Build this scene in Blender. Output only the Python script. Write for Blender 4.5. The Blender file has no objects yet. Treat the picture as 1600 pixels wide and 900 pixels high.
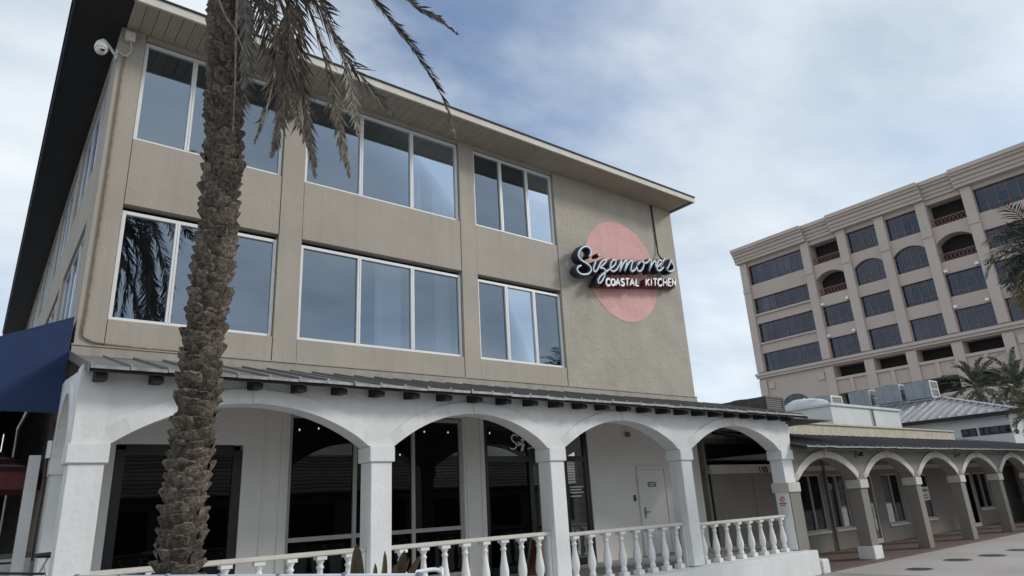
import bpy, bmesh, math, random
from mathutils import Vector, Matrix
random.seed(7)
PI = math.pi
SC = bpy.context.scene
COL = SC.collection

# ---------------------------------------------------------------- camera, sky, sun, exposure
YAW, PITCH, ROLL, FPX = math.radians(38.885), math.radians(18.059), math.radians(-3.212), 1042.07
CAM = Vector((0.0, -11.5, 1.6))
FW = Vector((math.sin(YAW)*math.cos(PITCH), math.cos(YAW)*math.cos(PITCH), math.sin(PITCH)))
R0 = Vector((math.cos(YAW), -math.sin(YAW), 0)); U0 = R0.cross(FW)
RT = R0*math.cos(ROLL) + U0*math.sin(ROLL); UP = -R0*math.sin(ROLL) + U0*math.cos(ROLL)
cd = bpy.data.cameras.new('camera'); cam = bpy.data.objects.new('camera', cd); COL.objects.link(cam)
cd.sensor_width = 36; cd.lens = FPX/1600*36; cd.clip_end = 5000; cd.clip_start = .05
M = Matrix((RT, UP, -FW)).transposed().to_4x4(); M.translation = CAM
cam.matrix_world = M; SC.camera = cam

SUN_DIR = Vector((-1.35, 1.0, -0.95)).normalized()           # the way the light travels
world = bpy.data.worlds.new('World'); SC.world = world; world.use_nodes = True
nt = world.node_tree; nt.nodes.clear()
def wn(t, **k):
    n = nt.nodes.new(t)
    for a, b in k.items(): setattr(n, a, b)
    return n
wout = wn('ShaderNodeOutputWorld'); sky = wn('ShaderNodeTexSky', sky_type='NISHITA', sun_disc=False)
sky.sun_elevation = math.asin(-SUN_DIR.z); sky.sun_rotation = math.atan2(-SUN_DIR.x, -SUN_DIR.y)
sky.air_density = 1.0; sky.dust_density = 1.2; sky.ozone_density = 1.5
bsky = wn('ShaderNodeBackground'); bsky.inputs[1].default_value = .15
bcl = wn('ShaderNodeBackground'); bcl.inputs[1].default_value = 1.0
mixw = wn('ShaderNodeMixShader')
tc = wn('ShaderNodeTexCoord'); sep = wn('ShaderNodeSeparateXYZ'); nt.links.new(tc.outputs['Generated'], sep.inputs[0])
zadd = wn('ShaderNodeMath', operation='ADD'); zadd.inputs[1].default_value = .22; nt.links.new(sep.outputs[2], zadd.inputs[0])
zmax = wn('ShaderNodeMath', operation='MAXIMUM'); zmax.inputs[1].default_value = .12; nt.links.new(zadd.outputs[0], zmax.inputs[0])
dx = wn('ShaderNodeMath', operation='DIVIDE'); dy = wn('ShaderNodeMath', operation='DIVIDE')
for d, i in ((dx, 0), (dy, 1)):
    nt.links.new(sep.outputs[i], d.inputs[0]); nt.links.new(zmax.outputs[0], d.inputs[1])
cmb = wn('ShaderNodeCombineXYZ'); nt.links.new(dx.outputs[0], cmb.inputs[0]); nt.links.new(dy.outputs[0], cmb.inputs[1])
mapw = wn('ShaderNodeMapping'); nt.links.new(cmb.outputs[0], mapw.inputs[0])
mapw.inputs['Location'].default_value = (2.65, 1.15, 0.0); mapw.inputs['Rotation'].default_value = (0, 0, .5)
mapw.inputs['Scale'].default_value = (1.0, 1.5, 1)
n1 = wn('ShaderNodeTexNoise'); n1.inputs['Scale'].default_value = .75; n1.inputs['Detail'].default_value = 6; n1.inputs['Roughness'].default_value = .52
n1.inputs['Distortion'].default_value = .35
n2 = wn('ShaderNodeTexNoise'); n2.inputs['Scale'].default_value = 1.6; n2.inputs['Detail'].default_value = 7; n2.inputs['Roughness'].default_value = .55
nt.links.new(mapw.outputs[0], n1.inputs['Vector']); nt.links.new(mapw.outputs[0], n2.inputs['Vector'])
r1 = wn('ShaderNodeValToRGB'); r1.color_ramp.elements[0].position = .36; r1.color_ramp.elements[1].position = .56
r1.color_ramp.elements[0].color = (.62, .62, .62, 1); r1.color_ramp.elements[1].color = (1, 1, 1, 1)
nt.links.new(n1.outputs[0], r1.inputs[0])
r2 = wn('ShaderNodeValToRGB'); r2.color_ramp.elements[0].position = .3; r2.color_ramp.elements[1].position = .72
r2.color_ramp.elements[0].color = (.47, .56, .65, 1); r2.color_ramp.elements[1].color = (.83, .875, .90, 1)
nt.links.new(n2.outputs[0], r2.inputs[0]); nt.links.new(r2.outputs[0], bcl.inputs[0])
nt.links.new(sky.outputs[0], bsky.inputs[0])
# a break in the cloud deck: the deck thins around one direction, torn by the same noise
brk = wn('ShaderNodeVectorMath', operation='DOT_PRODUCT'); nrmv = wn('ShaderNodeVectorMath', operation='NORMALIZE')
nt.links.new(tc.outputs['Generated'], nrmv.inputs[0]); nt.links.new(nrmv.outputs[0], brk.inputs[0])
bd_ = (FW + RT*((780-800)/FPX) - UP*((85-450)/FPX)).normalized(); brk.inputs[1].default_value = bd_
mr = wn('ShaderNodeMapRange', interpolation_type='SMOOTHSTEP'); mr.inputs[1].default_value = .93; mr.inputs[2].default_value = .992; mr.inputs[3].default_value = 0; mr.inputs[4].default_value = .88
nt.links.new(brk.outputs['Value'], mr.inputs[0])
nmul = wn('ShaderNodeMapRange'); nmul.inputs[1].default_value = .40; nmul.inputs[2].default_value = .62; nmul.inputs[3].default_value = 1.0; nmul.inputs[4].default_value = .5
nt.links.new(n2.outputs[0], nmul.inputs[0])
mm_ = wn('ShaderNodeMath', operation='MULTIPLY'); nt.links.new(mr.outputs[0], mm_.inputs[0]); nt.links.new(nmul.outputs[0], mm_.inputs[1])
sb_ = wn('ShaderNodeMath', operation='SUBTRACT', use_clamp=True); nt.links.new(r1.outputs[0], sb_.inputs[0]); nt.links.new(mm_.outputs[0], sb_.inputs[1])
nt.links.new(sb_.outputs[0], mixw.inputs[0]); nt.links.new(bsky.outputs[0], mixw.inputs[1]); nt.links.new(bcl.outputs[0], mixw.inputs[2])
nt.links.new(mixw.outputs[0], wout.inputs[0])

sl = bpy.data.lights.new('sun', 'SUN'); sl.energy = 1.5; sl.angle = math.radians(11); sl.color = (1, .95, .88)
so = bpy.data.objects.new('sun', sl); COL.objects.link(so); so.rotation_euler = SUN_DIR.to_track_quat('-Z', 'Y').to_euler(); so.location = (20, -20, 30)
SC.view_settings.view_transform = 'Standard'; SC.view_settings.look = 'None'
SC.view_settings.exposure = 0.22; SC.view_settings.gamma = 1.0; SC.view_settings.use_curve_mapping = False

# ---------------------------------------------------------------- helpers
def ray(px, py): return FW + RT*((px-800)/FPX) - UP*((py-450)/FPX)
def at(px, py, w): return CAM + ray(px, py)*w
def onY(px, py, y): d = ray(px, py); return CAM + d*((y-CAM.y)/d.y)
def onX(px, py, x): d = ray(px, py); return CAM + d*((x-CAM.x)/d.x)

def mat(name, col, rough=.8, var=.12, scale=3.0, bump=.0, bscale=60, metallic=0.0, spec=.5, streak=0.0, stain=None, rnd=0.0, col2=None, detail=5):
    m = bpy.data.materials.new(name); m.use_nodes = True; t = m.node_tree; b = t.nodes['Principled BSDF']
    L = t.links.new; N = t.nodes.new
    b.inputs['Roughness'].default_value = rough; b.inputs['Metallic'].default_value = metallic; b.inputs['Specular IOR Level'].default_value = spec
    g = N('ShaderNodeNewGeometry')
    n = N('ShaderNodeTexNoise'); n.inputs['Scale'].default_value = scale; n.inputs['Detail'].default_value = detail; n.inputs['Roughness'].default_value = .6
    L(g.outputs['Position'], n.inputs['Vector'])
    rp = N('ShaderNodeValToRGB'); rp.color_ramp.elements[0].position = .28; rp.color_ramp.elements[1].position = .72
    c2 = col2 or tuple(min(1, c*(1+var)) for c in col); c1 = tuple(c*(1-var) for c in col)
    rp.color_ramp.elements[0].color = (*c1, 1); rp.color_ramp.elements[1].color = (*c2, 1)
    L(n.outputs[0], rp.inputs[0]); out = rp.outputs[0]
    def mul(out, fac_socket, c, f0=1.0):
        mx = N('ShaderNodeMix'); mx.data_type = 'RGBA'; mx.blend_type = 'MIX'
        L(fac_socket, mx.inputs[0]); L(out, mx.inputs[6]); mx.inputs[7].default_value = (*c, 1); return mx.outputs[2]
    if streak:
        mp = N('ShaderNodeMapping'); mp.inputs['Scale'].default_value = (7, 7, .35); L(g.outputs['Position'], mp.inputs[0])
        ns = N('ShaderNodeTexNoise'); ns.inputs['Scale'].default_value = 1.0; ns.inputs['Detail'].default_value = 6; L(mp.outputs[0], ns.inputs['Vector'])
        rs = N('ShaderNodeMapRange'); rs.inputs[1].default_value = .5; rs.inputs[2].default_value = .8; rs.inputs[3].default_value = 0; rs.inputs[4].default_value = streak
        L(ns.outputs[0], rs.inputs[0]); out = mul(out, rs.outputs[0], stain or tuple(c*.45 for c in col))
    if stain:
        ns = N('ShaderNodeTexNoise'); ns.inputs['Scale'].default_value = scale*.45; ns.inputs['Detail'].default_value = 8; ns.inputs['Roughness'].default_value = .7
        L(g.outputs['Position'], ns.inputs['Vector'])
        rs = N('ShaderNodeMapRange'); rs.inputs[1].default_value = .52; rs.inputs[2].default_value = .78; rs.inputs[3].default_value = 0; rs.inputs[4].default_value = .55
        L(ns.outputs[0], rs.inputs[0]); out = mul(out, rs.outputs[0], stain)
    if rnd:
        oi = N('ShaderNodeObjectInfo'); hs = N('ShaderNodeHueSaturation'); rs = N('ShaderNodeMapRange')
        rs.inputs[3].default_value = 1-rnd; rs.inputs[4].default_value = 1+rnd; L(oi.outputs['Random'], rs.inputs[0])
        L(rs.outputs[0], hs.inputs['Value']); L(out, hs.inputs['Color']); out = hs.outputs[0]
    L(out, b.inputs['Base Color'])
    if bump:
        nb = N('ShaderNodeTexNoise'); nb.inputs['Scale'].default_value = bscale; nb.inputs['Detail'].default_value = 6; L(g.outputs['Position'], nb.inputs['Vector'])
        bp = N('ShaderNodeBump'); bp.inputs['Strength'].default_value = bump; bp.inputs['Distance'].default_value = .02
        L(nb.outputs[0], bp.inputs['Height']); L(bp.outputs[0], b.inputs['Normal'])
    return m
def glass(name, gcol, fac, tcol, rough=.01, wav=.0):
    m = bpy.data.materials.new(name); m.use_nodes = True; t = m.node_tree; t.nodes.clear(); N = t.nodes.new; L = t.links.new
    o = N('ShaderNodeOutputMaterial'); mx = N('ShaderNodeMixShader'); g = N('ShaderNodeBsdfGlossy'); tr = N('ShaderNodeBsdfTransparent')
    g.inputs['Color'].default_value = (*gcol, 1); g.inputs['Roughness'].default_value = rough; tr.inputs['Color'].default_value = (*tcol, 1)
    fr = N('ShaderNodeFresnel'); fr.inputs[0].default_value = 1.5; ad = N('ShaderNodeMath'); ad.operation = 'ADD'; ad.use_clamp = True; ad.inputs[1].default_value = fac
    L(fr.outputs[0], ad.inputs[0]); L(ad.outputs[0], mx.inputs[0]); L(tr.outputs[0], mx.inputs[1]); L(g.outputs[0], mx.inputs[2]); L(mx.outputs[0], o.inputs[0])
    if wav:
        ge = N('ShaderNodeNewGeometry'); n = N('ShaderNodeTexNoise'); n.inputs['Scale'].default_value = .9; L(ge.outputs['Position'], n.inputs['Vector'])
        bp = N('ShaderNodeBump'); bp.inputs['Strength'].default_value = wav; bp.inputs['Distance'].default_value = .02; L(n.outputs[0], bp.inputs['Height']); L(bp.outputs[0], g.inputs['Normal'])
    return m

MT = dict(
    stucco=mat('stucco', (.40, .362, .31), .9, .10, .7, .35, 28, streak=.42, stain=(.30, .27, .22)),
    stucco2=mat('stucco_rough', (.405, .37, .315), .92, .12, 1.1, .8, 14, streak=.3, stain=(.29, .27, .22)),
    flash=mat('flashing', (.36, .335, .29), .85, .12, 4, .2, 40, streak=.4),
    white=mat('white_paint', (.75, .755, .75), .65, .07, 1.6, .28, 16, streak=.30, stain=(.50, .49, .46)),
    cream=mat('cream_paint', (.62, .59, .53), .75, .08, 3, .12, 60, streak=.18),
    frame=mat('white_frame', (.78, .78, .77), .4, .03, 6),
    soffit=mat('soffit_board', (.40, .35, .285), .6, .05, 2, 0, 40, rnd=.06),
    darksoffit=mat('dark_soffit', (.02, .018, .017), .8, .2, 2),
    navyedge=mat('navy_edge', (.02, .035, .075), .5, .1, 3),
    shingle=mat('roof_shingle', (.05, .052, .056), .9, .25, 9, .4, 30),
    metalroof=mat('grey_metal_roof', (.17, .168, .168), .48, .10, 1.2, .05, 20, metallic=.15, stain=(.10, .10, .105), rnd=.08),
    wingroof=mat('dark_metal_roof', (.11, .107, .118), .5, .16, 1.0, .08, 16, metallic=.1, rnd=.10),
    seamedge=mat('worn_metal_edge', (.30, .30, .30), .45, .4, 7, metallic=.3),
    timber=mat('dark_rafter', (.022, .02, .019), .85, .2, 6, .3, 40),
    ceiling=mat('porch_ceiling', (.58, .53, .47), .8, .06, 2, .05, 30),
    porchwall=mat('porch_wall_paint', (.70, .685, .665), .75, .05, 1.2, .12, 50, streak=.10),
    black=mat('black_frame', (.012, .012, .013), .35, .1, 3),
    grey=mat('grey_frame', (.36, .35, .335), .5, .05, 4),
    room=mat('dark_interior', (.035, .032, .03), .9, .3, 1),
    room2=mat('office_interior', (.10, .105, .11), .9, .2, 1),
    curtain=mat('pale_curtain', (.62, .68, .74), .9, .06, 4),
    pink=mat('pink_mural_paint', (.69, .40, .375), .9, .13, 1.6, .8, 14, streak=.12, stain=(.60, .34, .31)),
    navy=mat('navy_channel', (.012, .016, .036), .35, .1, 4),
    scriptface=mat('pale_blue_letter_face', (.60, .68, .78), .4, .03, 5),
    neon=mat('white_letter_face', (.80, .82, .85), .4, .02, 5),
    maroon=mat('maroon_channel', (.15, .02, .025), .45, .15, 4),
    cable=mat('black_cable', (.015, .015, .015), .6, .1, 5),
    rust=mat('rusty_conduit', (.30, .165, .075), .85, .35, 9, .2, 60, col2=(.33, .28, .21)),
    camwhite=mat('camera_white', (.72, .72, .71), .35, .03, 5),
    wing=mat('wing_stucco', (.235, .218, .195), .9, .08, 1.2, .3, 45, streak=.14, stain=(.17, .155, .14)),
    wingtrim=mat('wing_trim', (.56, .54, .49), .8, .08, 2, .15, 50, streak=.2),
    parapet=mat('parapet_plaster', (.52, .47, .37), .9, .15, 3, .3, 30, streak=.5, stain=(.33, .29, .22)),
    conc=mat('concrete', (.30, .285, .27), .9, .14, .5, .25, 40, stain=(.17, .16, .15)),
    iron=mat('cast_iron', (.05, .048, .046), .7, .3, 20, .4, 60, metallic=.3),
    officewall=mat('office_stucco', (.50, .415, .365), .9, .06, .15, .05, 5),
    officetrim=mat('office_trim', (.52, .445, .395), .9, .06, .2),
    redmull=mat('red_mullion', (.22, .10, .09), .5, .1, 1),
    deckshade=mat('painted_deck_shade', (.02, .018, .017), .9, .2, .3),  # near-black colour stands in for the shade deep inside decks and balconies
    galv=mat('galvanised', (.26, .28, .31), .5, .12, 1.5, .05, 10, metallic=.35),
    galvlight=mat('galvanised_light', (.55, .56, .57), .45, .1, 2, metallic=.2),
    silverroof=mat('silver_metal_roof', (.30, .30, .315), .42, .14, .8, .04, 6, metallic=.45, stain=(.2, .19, .19), rnd=.09),
    bgwhite=mat('pale_wall', (.60, .62, .62), .85, .08, .8, .1, 20, streak=.15),
    acbrown=mat('dark_ac_case', (.075, .068, .062), .6, .2, 3, metallic=.2),
    awning=mat('navy_canvas', (.014, .034, .10), .85, .14, 2.5, .25, 90),
    maroonc=mat('maroon_canvas', (.24, .085, .09), .9, .15, 6, .2, 60),
    wicker=mat('pale_chair', (.55, .55, .56), .7, .1, 5),
    orange=mat('easel_wood', (.16, .065, .035), .6, .2, 9),
    steel=mat('white_steel', (.66, .68, .72), .35, .05, 4, metallic=.1),
    bronze=mat('bronze_leaf', (.10, .072, .042), .45, .45, 5, .2, 30, rnd=.3),
    bark=mat('palm_bark', (.04, .030, .023), .95, .45, 16, .9, 60),
    boot=mat('palm_leaf_base', (.066, .050, .038), .95, .78, 22, 1.0, 55, rnd=.35, col2=(.21, .17, .135)),
    dryfrond=mat('dry_frond', (.14, .112, .088), .75, .55, 14, col2=(.31, .26, .21), rnd=.15),
    greyfrond=mat('faded_frond', (.115, .105, .09), .7, .5, 14, col2=(.23, .21, .18), rnd=.15),
    greenfrond=mat('green_frond', (.045, .062, .034), .6, .4, 9, col2=(.075, .09, .05), rnd=.2),
    bgfrond=mat('dark_green_frond', (.075, .085, .062), .7, .4, 3, col2=(.13, .14, .10), rnd=.2),
    olive=mat('olive_frond', (.15, .125, .065), .7, .4, 6, col2=(.26, .215, .12), rnd=.2),
    bgbark=mat('grey_palm_bark', (.16, .135, .11), .95, .3, 8, .4, 20),
    red=mat('sign_red', (.45, .04, .04), .5, .05, 5),
    slate=mat('grey_plaque', (.16, .155, .15), .5, .1, 5),
    tile=mat('clay_roof_tile', (.34, .30, .26), .85, .2, 2, .2, 20, rnd=.2),
    rubber=mat('black_rubber', (.015, .015, .016), .55, .1, 5),
    skyglass=glass('window_glass', (.47, .57, .69), .36, (.6, .65, .7), .012, .16),
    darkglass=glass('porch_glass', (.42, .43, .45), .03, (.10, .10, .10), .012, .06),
    offglass=glass('office_glass', (.42, .50, .62), .09, (.30, .32, .36), .03, .1),
)
# brick paving for the wing porch
def brickmat():
    m = mat('brick_paving', (.17, .085, .065), .85, .25, 2.0, .2, 40); t = m.node_tree; N = t.nodes.new; L = t.links.new; b = t.nodes['Principled BSDF']
    g = N('ShaderNodeNewGeometry'); br = N('ShaderNodeTexBrick'); br.inputs['Scale'].default_value = 2.4
    br.inputs['Color1'].default_value = (.165, .095, .078, 1); br.inputs['Color2'].default_value = (.115, .075, .065, 1); br.inputs['Mortar'].default_value = (.13, .11, .10, 1)
    L(g.outputs['Position'], br.inputs['Vector']); L(br.outputs[0], b.inputs['Base Color']); return m
MT['brick'] = brickmat()
em = bpy.data.materials.new('bulb_glow'); em.use_nodes = True; em.node_tree.nodes['Principled BSDF'].inputs['Emission Color'].default_value = (1, .93, .82, 1); em.node_tree.nodes['Principled BSDF'].inputs['Emission Strength'].default_value = 6
MT['bulb'] = em

WM = {}
def place(o, parent=None, mw=None):
    mw = mw or Matrix.Identity(4)
    COL.objects.link(o)
    if parent is not None:
        o.parent = parent; o.matrix_parent_inverse = WM[parent.name].inverted()
    o.matrix_basis = mw; WM[o.name] = mw.copy(); return o
def tag(o, label=None, cat=None, group=None, kind=None):
    for k, v in (('label', label), ('category', cat), ('group', group), ('kind', kind)):
        if v: o[k] = v
    return o
def thing(name, loc, label, cat, group=None):
    o = bpy.data.objects.new(name, None); o.empty_display_size = .2
    place(o, None, Matrix.Translation(Vector(loc))); return tag(o, label, cat, group)
def inst(name, mesh, parent, loc=(0, 0, 0), rot=None, scl=None):
    o = bpy.data.objects.new(name, mesh); mw = Matrix.Translation(Vector(loc))
    if rot is not None: mw = mw @ (rot if isinstance(rot, Matrix) else Matrix.Rotation(rot, 4, 'Z'))
    if scl is not None: mw = mw @ Matrix.Diagonal((*scl, 1))
    return place(o, parent, mw)

class MB:
    def __init__(s): s.v = []; s.f = []
    def add(s, vs, fs):
        b = len(s.v); s.v += [tuple(v) for v in vs]; s.f += [tuple(b+i for i in f) for f in fs]; return s
    def box(s, x0, x1, y0, y1, z0, z1):
        vs = [(x, y, z) for z in (z0, z1) for y in (y0, y1) for x in (x0, x1)]
        return s.add(vs, [(0, 2, 3, 1), (4, 5, 7, 6), (0, 1, 5, 4), (2, 6, 7, 3), (0, 4, 6, 2), (1, 3, 7, 5)])
    def prism(s, poly, a0, a1, axis='y'):
        # poly of 2-D points extruded along axis; x:(y,z) y:(x,z) z:(x,y)
        def P(p, a): return {'x': (a, p[0], p[1]), 'y': (p[0], a, p[1]), 'z': (p[0], p[1], a)}[axis]
        n = len(poly); vs = [P(p, a0) for p in poly] + [P(p, a1) for p in poly]
        fs = [tuple(range(n)), tuple(range(2*n-1, n-1, -1))] + [(i, i+n, (i+1) % n+n, (i+1) % n) for i in range(n)]
        return s.add(vs, fs)
    def strip(s, A, B, a0, a1, axis='y'):
        # solid between polylines A and B (2-D), extruded
        for i in range(len(A)-1): s.prism([A[i], A[i+1], B[i+1], B[i]], a0, a1, axis)
        return s
    def tube(s, pts, r, n=8, cap=True):
        pts = [Vector(p) for p in pts]; rs = r if isinstance(r, (list, tuple)) else [r]*len(pts); b = len(s.v); up = None
        for i, p in enumerate(pts):
            d = (pts[min(i+1, len(pts)-1)] - pts[max(i-1, 0)]).normalized()
            if up is None: up = Vector((0, 0, 1)) if abs(d.z) < .9 else Vector((1, 0, 0))
            a = d.cross(up); a = a.normalized() if a.length > 1e-6 else Vector((1, 0, 0)); up = a.cross(d).normalized()
            for k in range(n):
                t = 2*PI*k/n; s.v.append(tuple(p + (a*math.cos(t) + up*math.sin(t))*rs[i]))
        for i in range(len(pts)-1):
            for k in range(n): s.f.append((b+i*n+k, b+i*n+(k+1) % n, b+(i+1)*n+(k+1) % n, b+(i+1)*n+k))
        if cap: s.f.append(tuple(b+k for k in range(n-1, -1, -1))); s.f.append(tuple(b+(len(pts)-1)*n+k for k in range(n)))
        return s
    def sweep_xz(s, pts, y, hw, hd, n=8):
        # elliptical stroke lying in a plane y=const: half width hw, half depth hd; pts are (x,z)
        b = len(s.v); m = len(pts)
        for i in range(m):
            a = pts[max(i-1, 0)]; c = pts[min(i+1, m-1)]; dx_, dz_ = c[0]-a[0], c[1]-a[1]; L = math.hypot(dx_, dz_) or 1; nx, nz = -dz_/L, dx_/L
            e = .55 if i in (0, m-1) else 1
            for k in range(n):
                t = 2*PI*(k+.5)/n; c_, s_ = math.cos(t), math.sin(t)
                c_ = math.copysign(abs(c_)**.6, c_); s_ = math.copysign(abs(s_)**.6, s_)
                s.v.append((pts[i][0]+nx*hw*e*c_, y+hd*s_, pts[i][1]+nz*hw*e*c_))
        for i in range(m-1):
            for k in range(n): s.f.append((b+i*n+k, b+i*n+(k+1) % n, b+(i+1)*n+(k+1) % n, b+(i+1)*n+k))
        s.f.append(tuple(b+k for k in range(n-1, -1, -1))); s.f.append(tuple(b+(m-1)*n+k for k in range(n))); return s
    def lathe(s, prof, cx=0, cy=0, cz=0, n=16):
        b = len(s.v); m = len(prof)
        for r, z in prof:
            for k in range(n): s.v.append((cx+r*math.cos(2*PI*k/n), cy+r*math.sin(2*PI*k/n), cz+z))
        for i in range(m-1):
            for k in range(n): s.f.append((b+i*n+k, b+i*n+(k+1) % n, b+(i+1)*n+(k+1) % n, b+(i+1)*n+k))
        s.f.append(tuple(b+k for k in range(n-1, -1, -1))); s.f.append(tuple(b+(m-1)*n+k for k in range(n))); return s
    def mesh(s, name, m, smooth=False, bevel=0):
        me = bpy.data.meshes.new(name); me.from_pydata(s.v, [], s.f); me.materials.append(MT[m] if isinstance(m, str) else m)
        bm = bmesh.new(); bm.from_mesh(me); bmesh.ops.recalc_face_normals(bm, faces=bm.faces)
        if bevel: bmesh.ops.bevel(bm, geom=[e for e in bm.edges if e.calc_face_angle(0) > .6], offset=bevel, segments=2, affect='EDGES', clamp_overlap=True)
        bm.to_mesh(me); bm.free()
        if smooth:
            for p in me.polygons: p.use_smooth = True
        me.update(); return me
    def build(s, name, m, parent=None, smooth=False, bevel=0, label=None, cat=None, group=None, kind=None):
        return tag(place(bpy.data.objects.new(name, s.mesh(name, m, smooth, bevel)), parent), label, cat, group, kind)
def box(name, m, parent, *a, bevel=0, **k): return MB().box(*a).build(name, m, parent, bevel=bevel, **k)
def smooth_path(pts, n=4):
    P = [Vector(p) for p in pts]; out = []
    for i in range(len(P)-1):
        p0, p1, p2, p3 = P[max(i-1, 0)], P[i], P[i+1], P[min(i+2, len(P)-1)]
        for k in range(n):
            t = k/n; out.append(.5*((2*p1)+(p2-p0)*t+(2*p0-5*p1+4*p2-p3)*t*t+(3*p1-p0-3*p2+p3)*t**3))
    out.append(P[-1]); return out
GZ = -.3

# ---------------------------------------------------------------- ground
def plaza_mat():
    m = mat('plaza_concrete', (.40, .365, .345), .9, .12, .35, .25, 30, rnd=.07, stain=(.30, .275, .265)); t = m.node_tree; N = t.nodes.new; L = t.links.new
    return m
MT['plaza'] = plaza_mat()
box('ground', 'conc', None, -600, 900, -700, 800, GZ-.5, GZ, kind='structure')
# poured plaza bays: paler slabs laid over the darker base, with recessed joints between
bay = MB()
poly_edges = []
pl = thing('plaza_paving', (17, -6, GZ), None, None); pl['kind'] = 'structure'
rng = random.Random(3)
for i, x in enumerate([16.4+3.6*k for k in range(7)]):
    for j, y in enumerate((-5.6, -8.8)):
        MB().box(x+.008, x+3.592, y+.008, y+3.0-.008 if j == 0 else y+3.192, GZ-.02, GZ+.004).build('slab', 'plaza', pl)
box('porch_paving', 'brick', None, 16.1, 46, -2.6, 1.2, GZ-.02, GZ+.03, kind='structure')
for (px, py, rr, lab) in ((1437, 890, .30, 'dark round iron manhole cover nearest the bottom edge of the plaza'), (1497, 875.5, .33, 'dark round iron manhole cover in the middle of the plaza row'),
                     (1551, 868.5, .33, 'dark round iron manhole cover third from the camera'), (1592, 860, .3, 'dark round iron manhole cover farthest right at the picture edge')):
    d = ray(px, py); p = CAM + d*((GZ-CAM.z)/d.z)
    mc = thing('manhole_cover', (p.x, p.y, GZ), lab, 'manhole cover', 'manhole covers in the plaza')
    MB().lathe([(rr, 0), (rr, .012), (rr-.03, .013)], p.x, p.y, GZ+.001, 24).build('rim', 'galv', mc)
    b = MB().lathe([(rr-.035, 0), (rr-.035, .015)], p.x, p.y, GZ+.001, 24)
    for k in range(-3, 4): b.box(p.x-.18, p.x+.18, p.y+k*.06-.012, p.y+k*.06+.012, GZ+.014, GZ+.021)
    b.build('lid', 'iron', mc)

# ---------------------------------------------------------------- main building
XL, XR, ZS = .90, 15.62, 9.88
rb = thing('restaurant_building', (8, 5, GZ), 'three storey tan stucco building with white framed windows and pink painted disc', 'building')
bays = [(1.289, 3.817), (4.254, 7.886), (8.311, 10.83)]
piers = [(XL, 1.289), (3.817, 4.254), (7.886, 8.311)]
ZR = [(4.652, 6.606), (7.80, 9.79)]
for a, b in piers: box('pier', 'stucco', rb, a if a == XL else a+.006, b-.006, 0, .22, 4.0, ZS-.003)
def rough_wall(x0, x1, z0, z1):
    nx_, nz_ = 60, 70; r = random.Random(5); m = MB(); vs = []; 
    for j in range(nz_+1):
        for i in range(nx_+1):
            e = 0 if i in (0, nx_) or j in (0, nz_) else r.uniform(-.004, .003)
            vs.append((x0+(x1-x0)*i/nx_, e, z0+(z1-z0)*j/nz_))
    fs = [(j*(nx_+1)+i, j*(nx_+1)+i+1, (j+1)*(nx_+1)+i+1, (j+1)*(nx_+1)+i) for j in range(nz_) for i in range(nx_)]
    m.add(vs, fs); m.box(x0, x1, .01, .22, z0, z1); return m
rough_wall(10.836, XR, 4.0, ZS-.003).build('wall', 'stucco2', rb, smooth=False)
for a, b in bays:
    for z0, z1 in ((4.0, 4.652), (6.606, 7.80), (9.79, ZS-.003)):
        box('spandrel_panel', 'stucco', rb, a+.006, b-.006, .012, .2, z0, z1)
    box('joint_backing', 'stucco2', rb, a-.02, b+.02, .205, .24, 6.62, 7.78)
# shell behind the front
sh = MB(); sh.box(XR-.22, XR, .225, 24, GZ, ZS-.003); sh.box(XL, XR, 24.0, 24.2, GZ, ZS-.003)
sh.build('side_wall', 'stucco', rb)
for z in (3.98, 7.1): box('floor_slab', 'room2', rb, XL+.25, XR-.25, .25, 23.9, z, z+.2)
box('partition', 'room2', rb, XL+.25, XR-.25, 5.0, 5.1, 4.2, 9.8)
# left side wall with window openings
yo = [(1.0, 4.6), (5.2, 8.8), (9.4, 13.0), (13.6, 17.2), (17.8, 21.4)]
lw = MB(); ys = [.225] + [v for p in yo for v in p] + [24.0]
for z0, z1 in ((GZ, 4.652), (6.606, 7.80), (9.70, ZS-.003)): lw.box(XL, XL+.22, .225, 23.995, z0, z1)
for i in range(0, len(ys), 2):
    for z0, z1 in ((4.652, 6.606), (7.80, 9.70)): lw.box(XL, XL+.22, ys[i], ys[i+1], z0, z1)
lw.build('left_wall', 'stucco', rb)
def window(parent, x0, x1, z0, z1, n, y, m='frame', g='skyglass', fw=.055, mw_=.075, dep=.07):
    b = MB(); b.box(x0, x1, y, y+dep, z0, z0+fw); b.box(x0, x1, y, y+dep, z1-fw, z1); b.box(x0, x0+fw, y, y+dep, z0+fw, z1-fw); b.box(x1-fw, x1, y, y+dep, z0+fw, z1-fw)
    w = b.build('window', m, parent)
    step = (x1-x0)/n
    for i in range(1, n):
        xc = x0+step*i; mm = MB(); mm.box(xc-mw_/2, xc-.006, y-.004, y+dep-.004, z0+fw, z1-fw); mm.box(xc+.006, xc+mw_/2, y-.004, y+dep-.004, z0+fw, z1-fw); mm.box(xc-.006, xc+.006, y+.01, y+dep-.01, z0+fw, z1-fw)
        mm.build('mullion', m, w)
    for i in range(n):
        a = x0+step*i+(fw if i == 0 else mw_/2); c = x0+step*(i+1)-(fw if i == n-1 else mw_/2)
        t = random.uniform(-.002, .002)
        MB().add([(a, y+.04+t, z0+fw), (c, y+.04-t, z0+fw), (c, y+.044-t, z1-fw), (a, y+.044+t, z1-fw)], [(0, 1, 2, 3)]).build('pane', g, w)
    return w
for r_, (z0, z1) in enumerate(ZR):
    for k, (a, b) in enumerate(bays): window(rb, a+.008, b-.008, z0+.003, z1-(.10 if r_ == 0 else .02), 3, .07)
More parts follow.
